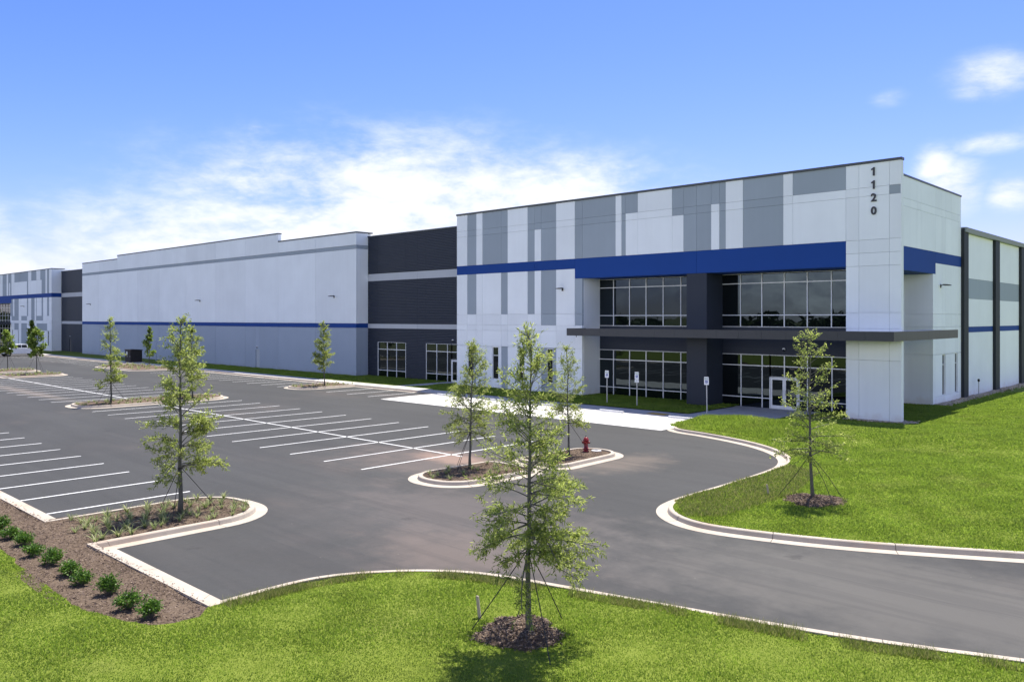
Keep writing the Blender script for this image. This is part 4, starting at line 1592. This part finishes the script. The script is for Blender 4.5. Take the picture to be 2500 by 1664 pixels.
# ================================================================== trees
def leaf_quads(P, Dv, L, W, rs, curl=.18):
    n = len(P)
    Dv = Dv / (np.linalg.norm(Dv, axis=1, keepdims=True) + 1e-9)
    up = rs.normal(size=(n, 3)) * .7 + np.array([0, 0, 1.0])
    side = np.cross(Dv, up)
    side /= (np.linalg.norm(side, axis=1, keepdims=True) + 1e-9)
    nor = np.cross(side, Dv)
    L = (L * rs.uniform(.7, 1.25, n))[:, None]
    W = (W * rs.uniform(.75, 1.2, n))[:, None]
    a = P
    b = P + Dv * L * .45 + side * W * .5 + nor * L * curl * .35
    c = P + Dv * L - nor * L * curl * .3
    d = P + Dv * L * .45 - side * W * .5 + nor * L * curl * .35
    V = np.stack([a, b, c, d], 1).reshape(-1, 3)
    Fq = np.arange(n * 4).reshape(-1, 4)
    return V, Fq


def make_tree(loc, label, h=5.8, cb=1.55, rmax=1.5, nb=44, seed=1, leafL=.09, leafW=.022, per=13, dens=1.0, mat='leaf_oak', shape='cone', straps=True, name='oak_tree', tr=.055,
              lean=(0, 0), peak=.12, el=(8, 58), group='young staked trees of the car park', twig=True, strap_az=None, lmin=.5, s0=.26, thin=.5):
    rs = np.random.RandomState(seed)
    e = empty(name, loc)
    tag(e, label, 'tree', group)
    n = 12
    wob = np.cumsum(rs.normal(size=(n + 1, 2)) * .018, 0)
    tp = [Vector((wob[i][0] + lean[0] * i / n, wob[i][1] + lean[1] * i / n, h * .985 * i / n - (.05 if i == 0 else 0))) for i in range(n + 1)]
    tp[0].x = tp[0].y = 0
    trr = [tr * (1 - .86 * (i / n) ** .9) * (1.35 if i == 0 else 1) for i in range(n + 1)]

    def tpos(z):
        f = min(max(z / (h * .985) * n, 0), n - 1e-4)
        i = int(f)
        return tp[i].lerp(tp[i + 1], f - i), trr[i] + (trr[i + 1] - trr[i]) * (f - i)
    MB().tube(tp, trr, 9).build('trunk', 'bark', e, True)
    br = MB()
    LP, LD = [], []
    for i in range(nb):
        t = (i + rs.uniform(-2.5, 3.4)) / nb
        t = min(.985, max(0.0, t))
        z = cb + (h * .97 - cb) * t ** 1.2
        if shape == 'bell':
            pr = (.80 + .20 * min(1, t / .12)) * (1 - t) ** .62 + .05
        elif shape == 'column':
            pr = (.78 + .22 * min(1, t / .12)) * (1 - t) ** .5 * (1 - .25 * t) + .05
        elif shape == 'cone':
            pr = min(1, .55 + .45 * t / peak) * (1 - t) ** .78 + .05
        elif shape == 'oval':
            pr = math.sin(math.pi * min(.97, max(.10, t * .86 + .14))) ** .7
        else:
            pr = (.45 + .55 * min(1, t / .3)) * (1 - t) ** .5 + .06
        Lb = rmax * pr * rs.uniform(lmin, 1.15)
        az = rs.uniform(0, 6.283)
        ele = R(el[0] + (el[1] - el[0]) * t) + rs.normal() * .22
        p, r0 = tpos(z)
        p = p.copy()
        m = 6
        pts = [p.copy()]
        dirs = []
        for k in range(m):
            ee = ele - (k / m) * .55 * (1 - t) + (.25 * (k / m) ** 2)
            az += rs.normal() * .09
            d_ = Vector((math.cos(az) * math.cos(ee), math.sin(az) * math.cos(ee), math.sin(ee)))
            p = p + d_ * (Lb / m)
            pts.append(p.copy())
            dirs.append(d_)
        rb = max(.005, min(r0 * .45, .006 + .012 * Lb))
        br.tube(pts, [rb * (1 - .8 * k / m) + .0015 for k in range(m + 1)], 4, False)
        nt = int(Lb * 10 * dens) + 3
        for q in range(nt):
            s = s0 + (1 - s0) * ((q + rs.uniform(0, 1)) / nt) ** .85
            f = min(s * m, m - 1e-3)
            k = int(f)
            bp = pts[k].lerp(pts[k + 1], f - k)
            bd = dirs[k]
            sd_ = bd.cross(Vector((0, 0, 1)))
            sgn = 1 if q % 2 else -1
            td = (bd * rs.uniform(.35, 1.0) + sd_ * sgn * rs.uniform(.2, 1.0) + Vector((0, 0, rs.uniform(-.55, .85)))).normalized()
            tl = rs.uniform(.16, .46) * (1.15 - .40 * s) * (1.0 if Lb > .4 else .75)
            ep = bp + td * tl + Vector((0, 0, -.12 * tl))
            if twig:
                br.tube([bp, ep], [.0035, .0015], 3, False)
            nl = max(3, int(per * rs.uniform(.35, 1.3) * (1 - thin * t) * (1.12 if tl > .3 else .9)))
            u = rs.uniform(.15, 1.06, nl)[:, None]
            base = np.array(bp)[None] * (1 - u) + np.array(ep)[None] * u + rs.normal(size=(nl, 3)) * .014
            LP.append(base)
            LD.append(np.array(td)[None] * .7 + rs.normal(size=(nl, 3)) * .62 + np.array([[0, 0, -.12]]))
    # leader tuft
    nl = 40
    u = rs.uniform(.86, 1.0, nl)
    LP.append(np.array([tuple(tpos(h * .985 * q)[0]) for q in u]))
    LD.append(rs.normal(size=(nl, 3)) * .6 + np.array([[0, 0, .6]]))
    br.build('limbs', 'bark', e)
    V, Fq = leaf_quads(np.concatenate(LP), np.concatenate(LD), leafL, leafW, rs)
    npmesh('crown', V, Fq, mat, e)
    if straps:
        a0 = strap_az if strap_az is not None else rs.uniform(0, 6.28)
        for k in range(3):
            a = a0 + k * 2.09 + rs.normal() * .12
            z = cb + .02
            q, r_ = tpos(z)
            d_ = 1.15 + rs.uniform(-.1, .15)
            st = MB().tube([q + Vector((math.cos(a) * r_, math.sin(a) * r_, 0)), (math.cos(a) * d_ * .5, math.sin(a) * d_ * .5, z * .51), (math.cos(a) * d_, math.sin(a) * d_, -.03)], .010, 5).build('guy_strap', 'strap', e)
        q, r_ = tpos(cb + .02)
        MB().tube([q + Vector((0, 0, -.03)), q + Vector((0, 0, .03))], r_ * 1.2, 9).build('strap_collar', 'strap', e)
    return e


def zT(x, y, zf):
    return (x, y, zf(x, y))


make_tree(zT(-10.15, 11.15, z1), 'tall feathery oak in the near lawn, standing in a mulch heap', h=5.72, cb=1.55, rmax=1.34, nb=104, shape='column', seed=12, leafL=.098, leafW=0.022, per=22, dens=1.15, tr=.06, el=(-4, 52), strap_az=R(95), lmin=.42, thin=.62)
make_tree(zT(-24.3, 10.95, mz), 'staked oak on the mulched peninsula by the front stalls', h=5.95, cb=1.35, rmax=1.30, nb=80, shape='column', seed=23, leafL=.105, leafW=0.030, per=19, dens=1.10, tr=.072, peak=.14, el=(2, 55), strap_az=R(200))
make_tree(zT(-23.3, 22.1, mz), 'leafy staked oak on the small island beside the drainage gap', h=5.05, cb=1.4, rmax=1.30, nb=76, shape='bell', el=(4, 58), seed=37, leafL=.11, leafW=0.030, per=15, dens=1.05, tr=.055, strap_az=R(40))
make_tree(zT(-22.45, 27.2, mz), 'staked oak on the island beside the red hydrant', h=4.75, cb=1.4, rmax=1.02, nb=66, shape='column', el=(6, 58), seed=41, leafL=.11, leafW=0.030, per=13, dens=1.05, tr=.05)
make_tree(zT(-10.95, 25.55, z2), 'sparse oak with bare upper limbs standing in the sloping lawn by the entrance', h=5.55, cb=1.4, rmax=1.38, nb=62, shape='column', seed=58, leafL=.085, leafW=0.040, per=12, dens=1.00, tr=.058, peak=.25, el=(4, 48), strap_az=R(195))
make_tree(zT(-60.95, 40.3, mz), 'compact upright oak on the island against the walkway and long wall', h=5.5, cb=1.4, rmax=1.22, nb=64, seed=64, leafL=.14, leafW=0.044, per=16, shape='spire', dens=1.10, el=(25, 65), twig=False)
make_tree(zT(-59.1, 21.7, mz), 'layered oak at the front stall end of the long island', h=6.0, cb=1.4, rmax=1.08, nb=56, shape='column', seed=73, leafL=.14, leafW=0.044, per=14, dens=1.00, twig=False, tr=.07, el=(4, 55))
make_tree(zT(-58.6, 27.3, mz), 'broad yellow green oak at the walkway end of the long island', h=5.2, cb=1.35, rmax=1.38, nb=64, seed=85, leafL=.14, leafW=0.046, per=17, shape='spire', dens=1.10, el=(10, 60), twig=False, tr=.06)
make_tree(zT(-95.7, 27.7, mz), 'small round headed maple on the island at the far end of the double row', h=4.75, cb=2.0, rmax=0.92, nb=40, dens=1.30, seed=96, leafL=.24, leafW=.15, per=7, mat='leaf_dark', shape='oval', el=(15, 70), name='maple_tree', twig=False, tr=.06)
make_tree(zT(-106.4, 27.8, mz), 'round headed maple on the farther island beyond the double row', h=4.4, cb=1.9, rmax=0.80, nb=38, dens=1.30, seed=107, leafL=.24, leafW=.15, per=7, mat='leaf_dark', shape='oval', el=(15, 70), name='maple_tree', twig=False, tr=.06)
make_tree(zT(-102.9, 42.4, mz), 'slender dark leaved maple in the bed beside the equipment cabinet', h=4.75, cb=1.1, rmax=0.82, nb=38, dens=1.20, seed=118, leafL=.22, leafW=.13, per=7, mat='leaf_dark', shape='oval', el=(35, 75), name='maple_tree', twig=False, straps=False)
make_tree((-161.5, 45.9, .08), 'dense dark green tree in front of the striped far tower behind the pickup', h=5.5, cb=.7, rmax=1.10, nb=56, dens=1.10, seed=129, leafL=.26, leafW=.12, per=12, mat='leaf_dark', shape='oval', el=(25, 65), name='evergreen_tree', twig=False, straps=False)

# stakes of the lawn trees
for (x, y, zf, lab, s) in ((-11.42, 11.1, z1, 'pale wooden stake leaning in the grass beside the mulch ring near the drive mouth', .42), (-12.35, 25.3, z2, 'pale wooden stake in the sloping lawn by the entrance', .36)):
    e = empty('wooden_stake', (x, y, zf(x, y)))
    e.rotation_euler = (R(-4), R(-9), R(20))
    tag(e, lab, 'stake')
    MB().prism([(-.028, -.15), (.028, -.15), (.028, s), (-.02, s + .012), (-.028, s)], 'y', -.018, .018).build('stake_post', 'wood', e, fix=True)


# mulch mounds round the lawn trees
def mound(cx, cy, rx, ry, zf, label, seed, ht=.13):
    rs = np.random.RandomState(seed)
    V, Fq = [], []
    nr, na = 9, 40
    ph = rs.uniform(0, 6, 4)
    for i in range(nr + 1):
        rr = i / nr
        for k in range(na):
            a = 2 * math.pi * k / na
            w = 1 + .10 * math.sin(3 * a + ph[0]) + .07 * math.sin(5 * a + ph[1]) + .05 * math.sin(9 * a + ph[2])
            x, y = cx + rx * rr * w * math.cos(a), cy + ry * rr * w * math.sin(a)
            z = zf(x, y) + ht * (1 - rr ** 3) * (1 if i < nr else 0) + rs.normal() * .010 - (.03 if i == nr else 0)
            V.append((x, y, z))
    for i in range(nr):
        for k in range(na):
            k2 = (k + 1) % na
            Fq.append((i * na + k, (i + 1) * na + k, (i + 1) * na + k2, i * na + k2))
    e = empty('mulch_mound', (cx, cy, zf(cx, cy)), True)
    tag(e, label, 'mulch')
    npmesh('mulch_heap', V, Fq, 'mulch', e, True)
    n = 2600
    a = rs.uniform(0, 6.283, n)
    r = np.sqrt(rs.uniform(0, 1.05, n))
    w = 1 + .10 * np.sin(3 * a + ph[0]) + .07 * np.sin(5 * a + ph[1]) + .05 * np.sin(9 * a + ph[2])
    P = np.stack([cx + rx * r * w * np.cos(a), cy + ry * r * w * np.sin(a), np.zeros(n)], 1)
    P[:, 2] = [zf(p[0], p[1]) + ht * max(0, 1 - q ** 3) + .012 for p, q in zip(P, r)]
    Dv = rs.normal(size=(n, 3)) * np.array([1, 1, .28])
    V, Fq = leaf_quads(P, Dv, .075, .022, rs, .05)
    npmesh('bark_chips', V, Fq, 'chips', e)['kind'] = 'stuff'


mound(-10.35, 11.1, .78, .78, z1, 'dark bark mulch heap round the trunk nearest the drive mouth', 5, .15)
mound(-10.85, 25.45, .95, .95, z2, 'dark bark mulch ring round the sparse oak in the sloping lawn', 6, .13)


def scatter_chips(name, poly, zf, n, label, seed, size=.06):
    rs = np.random.RandomState(seed)
    xs = [p[0] for p in poly]
    ys = [p[1] for p in poly]
    P = np.stack([rs.uniform(max(min(xs), -45), max(xs), n * 3), rs.uniform(min(ys), max(ys), n * 3)], 1)
    P = P[inside(poly, P)][:n]
    P3 = np.concatenate([P, np.array([[zf(a, b) + .006] for a, b in P])], 1)
    Dv = rs.normal(size=(len(P3), 3)) * np.array([1, 1, .30])
    V, Fq = leaf_quads(P3, Dv, size, size * .33, rs, .05)
    tag(npmesh(name, V, Fq, 'chips'), label, None, None, 'stuff')


scatter_chips('bark_chips', bed_poly, mz, 26000, 'loose bark chips strewn over the front mulch bed', 8)
scatter_chips('bark_chips', [(-40, 7.5), (-26.1, 7.5), (-26.1, 7.83), (-40, 7.83)], lambda x, y: .15, 500, 'bark chips spilt onto the kerb by the front stalls', 15)
scatter_chips('bark_chips', [(-22.4, 7.5), (-16.1, 7.5), (-16.1, 7.85), (-22.4, 7.85)], lambda x, y: .15, 420, 'bark chips spilt onto the kerb beside the drive end', 16)
scatter_chips('bark_chips', isl_near, mz, 3500, 'loose bark chips strewn over the small island', 9)
scatter_chips('bark_chips', isl_hyd, mz, 3500, 'loose bark chips strewn over the hydrant island', 10)


# ================================================================== shrubs
ORD = ['first', 'second', 'third', 'fourth', 'fifth', 'sixth', 'seventh', 'eighth', 'ninth', 'tenth', 'eleventh', 'twelfth']
shrub_pos = [(-16.12, 6.66), (-17.0, 6.62), (-18.15, 6.64), (-19.35, 6.50), (-20.25, 6.56), (-21.3, 6.50), (-22.45, 6.42), (-23.7, 6.56), (-24.8, 6.54), (-25.95, 6.62), (-27.2, 6.55), (-28.5, 6.6)]
for i, (x, y) in enumerate(shrub_pos):
    rs = np.random.RandomState(200 + i)
    e = empty('shrub', (x, y, mz(x, y)), rz=rs.uniform(0, 6))
    tag(e, 'glossy green shrub in the front mulch bed, %s from the lawn end' % ORD[i], 'shrub', 'glossy shrubs in the front mulch bed')
    rx, rz_ = rs.uniform(.20, .30), rs.uniform(.16, .25)
    st = MB()
    LP, LD = [], []
    for k in range(38):
        a = rs.uniform(0, 6.283)
        c = rs.uniform(.02, 1) ** .75
        th = c * 1.35
        tip = Vector((math.sin(th) * math.cos(a) * rx, math.sin(th) * math.sin(a) * rx, .10 + math.cos(th) * rz_)) * rs.uniform(.78, 1.12)
        st.tube([(0, 0, -.03), tip * .5 + Vector((0, 0, -.03)), tip], [.008, .005, .003], 4, False)
        nl = 22
        u = rs.uniform(.55, 1.05, nl)[:, None]
        LP.append(np.array(tip)[None] * u + rs.normal(size=(nl, 3)) * .034)
        LD.append(np.array(tip.normalized())[None] * .8 + rs.normal(size=(nl, 3)) * .7)
    st.build('stems', 'bark', e)
    V, Fq = leaf_quads(np.concatenate(LP), np.concatenate(LD), .060, .034, rs, .2)
    V[:, 2] = np.maximum(V[:, 2], .005)
    npmesh('foliage', V, Fq, 'leaf_shrub', e)

# ================================================================== lilyturf tufts
protos = []
for k in range(4):
    rs = np.random.RandomState(300 + k)
    V, Fq = [], []
    for b in range(26):
        a = rs.uniform(0, 6.283)
        L = rs.uniform(.20, .36)
        sp = rs.uniform(.45, 1.15)
        side = np.array([-math.sin(a), math.cos(a), 0])
        out = np.array([math.cos(a), math.sin(a), 0])
        prev = None
        for s in range(4):
            t = s / 3
            p = out * (.02 + L * sp * .75 * t ** 1.3) + np.array([0, 0, L * (t * 1.05 - .62 * sp * t * t)])
            w = .013 * (1 - .85 * t)
            n0 = len(V)
            V += [p - side * w, p + side * w]
            if prev is not None:
                Fq.append((prev, prev + 1, n0 + 1, n0))
            prev = n0
    me_o = npmesh('lilyturf_proto', V, Fq, 'lily')
    protos.append(me_o.data)
    bpy.data.objects.remove(me_o)


def tufts(poly, n, seed, label, group, zone=None, mind=.38, smin=.75, smax=1.15):
    rs = np.random.RandomState(seed)
    xs = [p[0] for p in poly]
    ys = [p[1] for p in poly]
    got = []
    tries = 0
    while len(got) < n and tries < 6000:
        tries += 1
        p = (rs.uniform(min(xs), max(xs)), rs.uniform(min(ys), max(ys)))
        if zone and not zone(*p):
            continue
        if not inside(poly, [p])[0] or any(math.dist(p, q) < mind for q in got):
            continue
        got.append(p)
        o = bpy.data.objects.new('lilyturf', protos[rs.randint(4)])
        COL.objects.link(o)
        o.location = (p[0], p[1], mz(*p))
        o.rotation_euler = (0, 0, rs.uniform(0, 6))
        s = rs.uniform(smin, smax)
        o.scale = (s, s, s)
        tag(o, label, 'plant', group)


tufts(bed_poly, 70, 1, 'pale striped lilyturf tuft in the mulch of the front peninsula', 'lilyturf on the front peninsula', lambda x, y: -25.75 < x < -22.7 and 7.9 < y < 12.8, .33, .9, 1.35)
tufts(isl_near, 20, 2, 'lilyturf tuft in the mulch of the small island by the drainage gap', 'lilyturf on the small island', lambda x, y: x < -21.5)
tufts(isl_mid, 70, 3, 'lilyturf tuft in the mulch of the long island halfway along the rows', 'lilyturf on the long island', None, .4, .8, 1.2)
tufts(isl_wall, 30, 4, 'lilyturf tuft in the mulch of the island against the walkway', 'lilyturf on the walkway island', None, .4)
tufts(isl_box, 90, 5, 'lilyturf tuft in the bed near the equipment cabinet', 'lilyturf near the equipment cabinet', None, .5, .9, 1.4)
tufts(isl_far, 40, 6, 'lilyturf tuft on the island at the far end of the double row', 'lilyturf on the far island', None, .45, 1, 1.4)
tufts(isl_far2, 40, 7, 'lilyturf tuft on the island beyond the double row', 'lilyturf beyond the double row', None, .45, 1, 1.4)


# ================================================================== grass blades
def blades(name, poly, zf, box_, n, label, seed, hmin=.035, hmax=.085, wk=.0006, dmin=0, dmax=200, mat='blade', patchy=False):
    rs = np.random.RandomState(seed)
    x0, x1, y0, y1 = box_
    out = []
    tot = 0
    while tot < n:
        P = np.stack([rs.uniform(x0, x1, n), rs.uniform(y0, y1, n)], 1)
        d = np.hypot(P[:, 0], P[:, 1])
        r = P[:, 0] * CS + P[:, 1] * SN
        w = -P[:, 0] * SN + P[:, 1] * CS
        ok = (w > 4) & (np.abs(r) < w * .78 + 2.5) & (d > dmin) & (d < dmax)
        ok &= rs.uniform(0, 1, n) < np.minimum(1, (16.0 / np.maximum(d, 10)) ** 1.5)
        if patchy:
            ok &= (np.sin(P[:, 0] * 2.3 + 1.1 * np.sin(P[:, 1] * 1.7)) + np.sin(P[:, 0] * 5.1 + P[:, 1] * 3.3) * .6) > rs.uniform(-.9, .9, n)
        P = P[ok]
        P = P[inside(poly, P)]
        out.append(P)
        tot += len(P)
        if len(P) < 50:
            break
    P = np.concatenate(out)[:n]
    n = len(P)
    z = np.array([zf(a, b) for a, b in P])
    d = np.hypot(P[:, 0], P[:, 1])
    h = rs.uniform(hmin, hmax, n) * (1 + .35 * np.sin(P[:, 0] * 2.1) * np.sin(P[:, 1] * 1.9 + 1))
    wd = np.maximum(.006, wk * d) * rs.uniform(.7, 1.3, n)
    a = rs.uniform(0, 6.283, n)
    ln = rs.uniform(.1, .95, n) * h
    b = rs.uniform(0, 6.283, n)
    base = np.stack([P[:, 0], P[:, 1], z - .008], 1)
    sx = np.stack([np.cos(a) * wd, np.sin(a) * wd, np.zeros(n)], 1)
    tip = base + np.stack([np.cos(b) * ln, np.sin(b) * ln, h], 1)
    V = np.stack([base - sx, base + sx, tip], 1).reshape(-1, 3)
    Fq = np.arange(n * 3).reshape(-1, 3)
    tag(npmesh(name, V, Fq, mat), label, None, None, 'stuff')


blades('grass', lawn1, z1, (-45, 8, 3, 24), 420000, 'grass blades of the near lawn by the mulch bed', 21, .022, .058, .0008)
blades('grass', lawn2, z2, (-25, 26, 19, 75), 420000, 'grass blades of the sloping lawn by the entrance', 22, .03, .075, .0008)
for i, s_ in enumerate(strip_polys[:2]):
    blades('grass', s_, z3, (-110, -27, 44.3, 51), (60000, 70000)[i], ['grass blades along the long wall', 'grass blades along the tower wall'][i], 23 + i, .05, .11, .0006)
# longer unmown grass along the kerb of the near lawn and round the bed
edge1 = [tuple(p) for p in offset_path(lawn_curve[1:], -.15, False)]
edge2 = [tuple(p) for p in offset_path(lawn_curve[1:], -.62, False)]
blades('grass', edge1 + edge2[::-1], z1, (-17, 8, 7, 24), 15000, 'long uncut grass leaning along the near lawn kerb', 31, .04, .17, .0004, mat='blade_dry', patchy=True)
blades('grass', [(-24.2, 38.0), (-20, 37.5), (-17.5, 36.6), (-16.5, 37.5), (-17, 42.2), (-24.5, 42.2)], z2, (-25, -16, 36, 43), 30000, 'longer uncut grass on the mound by the entry walk', 32, .08, .20, .0005)
blades('grass', [(-14.2, 22.5), (-14.2, 31), (-12.6, 30), (-11.8, 26), (-12.0, 21.5), (-12.8, 20.9)], z2, (-15, -11, 20, 31.5), 16000, 'drier grass round the tip of the sloping lawn', 33, .05, .12, .0005, mat='blade_dry')

# river stones along the flank wall and round the fin
rs = np.random.RandomState(77)
V, Fq = [], []
cube = np.array([(-1, -1, -1), (1, -1, -1), (1, 1, -1), (-1, 1, -1), (-1, -1, 1), (1, -1, 1), (1, 1, 1), (-1, 1, 1)], float)
cf = [(3, 2, 1, 0), (4, 5, 6, 7), (0, 1, 5, 4), (1, 2, 6, 5), (2, 3, 7, 6), (3, 0, 4, 7)]
for k in range(3600):
    q = rs.uniform()
    if q < .86:
        y = 60.6 + rs.uniform() ** 1.2 * 42
        x = SX + .03 + abs(rs.normal()) * .30 + (.25 if rs.uniform() < .2 else 0)
    elif q < .95:
        x, y = rs.uniform(-19, -15.3), F - .06 - abs(rs.normal()) * .13
    else:
        x, y = -15.6 + rs.normal() * .25, F + .2 + rs.normal() * .35
    s = rs.uniform(.025, .065)
    c = cube * s * np.array([1.2, 1, .7]) * (1 + rs.normal(size=(8, 3)) * .22)
    an = rs.uniform(0, 6)
    ca, sa = math.cos(an), math.sin(an)
    c = np.stack([c[:, 0] * ca - c[:, 1] * sa, c[:, 0] * sa + c[:, 1] * ca, c[:, 2]], 1) + np.array([x, y, z2(x, y) + .025])
    n0 = len(V)
    V += list(c)
    Fq += [tuple(n0 + i for i in f) for f in cf]
tag(npmesh('river_stones', V, Fq, 'stone'), 'tan river stones along the foot of the flank wall and corner fin', None, None, 'stuff')

# woods and scrub beyond the site on the far side of the road, seen only mirrored in the glass
rs = np.random.RandomState(99)
P, S = [], []
for k in range(230):
    if k >= 150:
        cx_, cy_ = -275 - 45 * rs.uniform(), -60 + 125 * rs.uniform()
    elif k < 105:
        cx_, cy_ = -330 + 480 * rs.uniform(), -150 - 40 * rs.uniform()
    else:
        cx_, cy_ = -330 - 40 * rs.uniform(), -120 + 190 * rs.uniform()
    hh = rs.uniform(4, 8.5)
    ww = rs.uniform(3, 6)
    m = 150
    q = rs.normal(size=(m, 3))
    q /= np.linalg.norm(q, axis=1, keepdims=True)
    q *= rs.uniform(.5, 1, (m, 1))
    P.append(np.stack([cx_ + q[:, 0] * ww, cy_ + q[:, 1] * ww, np.maximum(.4, hh * .52 + q[:, 2] * hh * .48)], 1))
P = np.concatenate(P)
V, Fq = leaf_quads(P, rs.normal(size=P.shape), 2.2, 1.7, rs, .2)
tag(npmesh('woods', V, Fq, 'leaf_wood'), 'dark woods along the far side of the road', None, None, 'stuff')
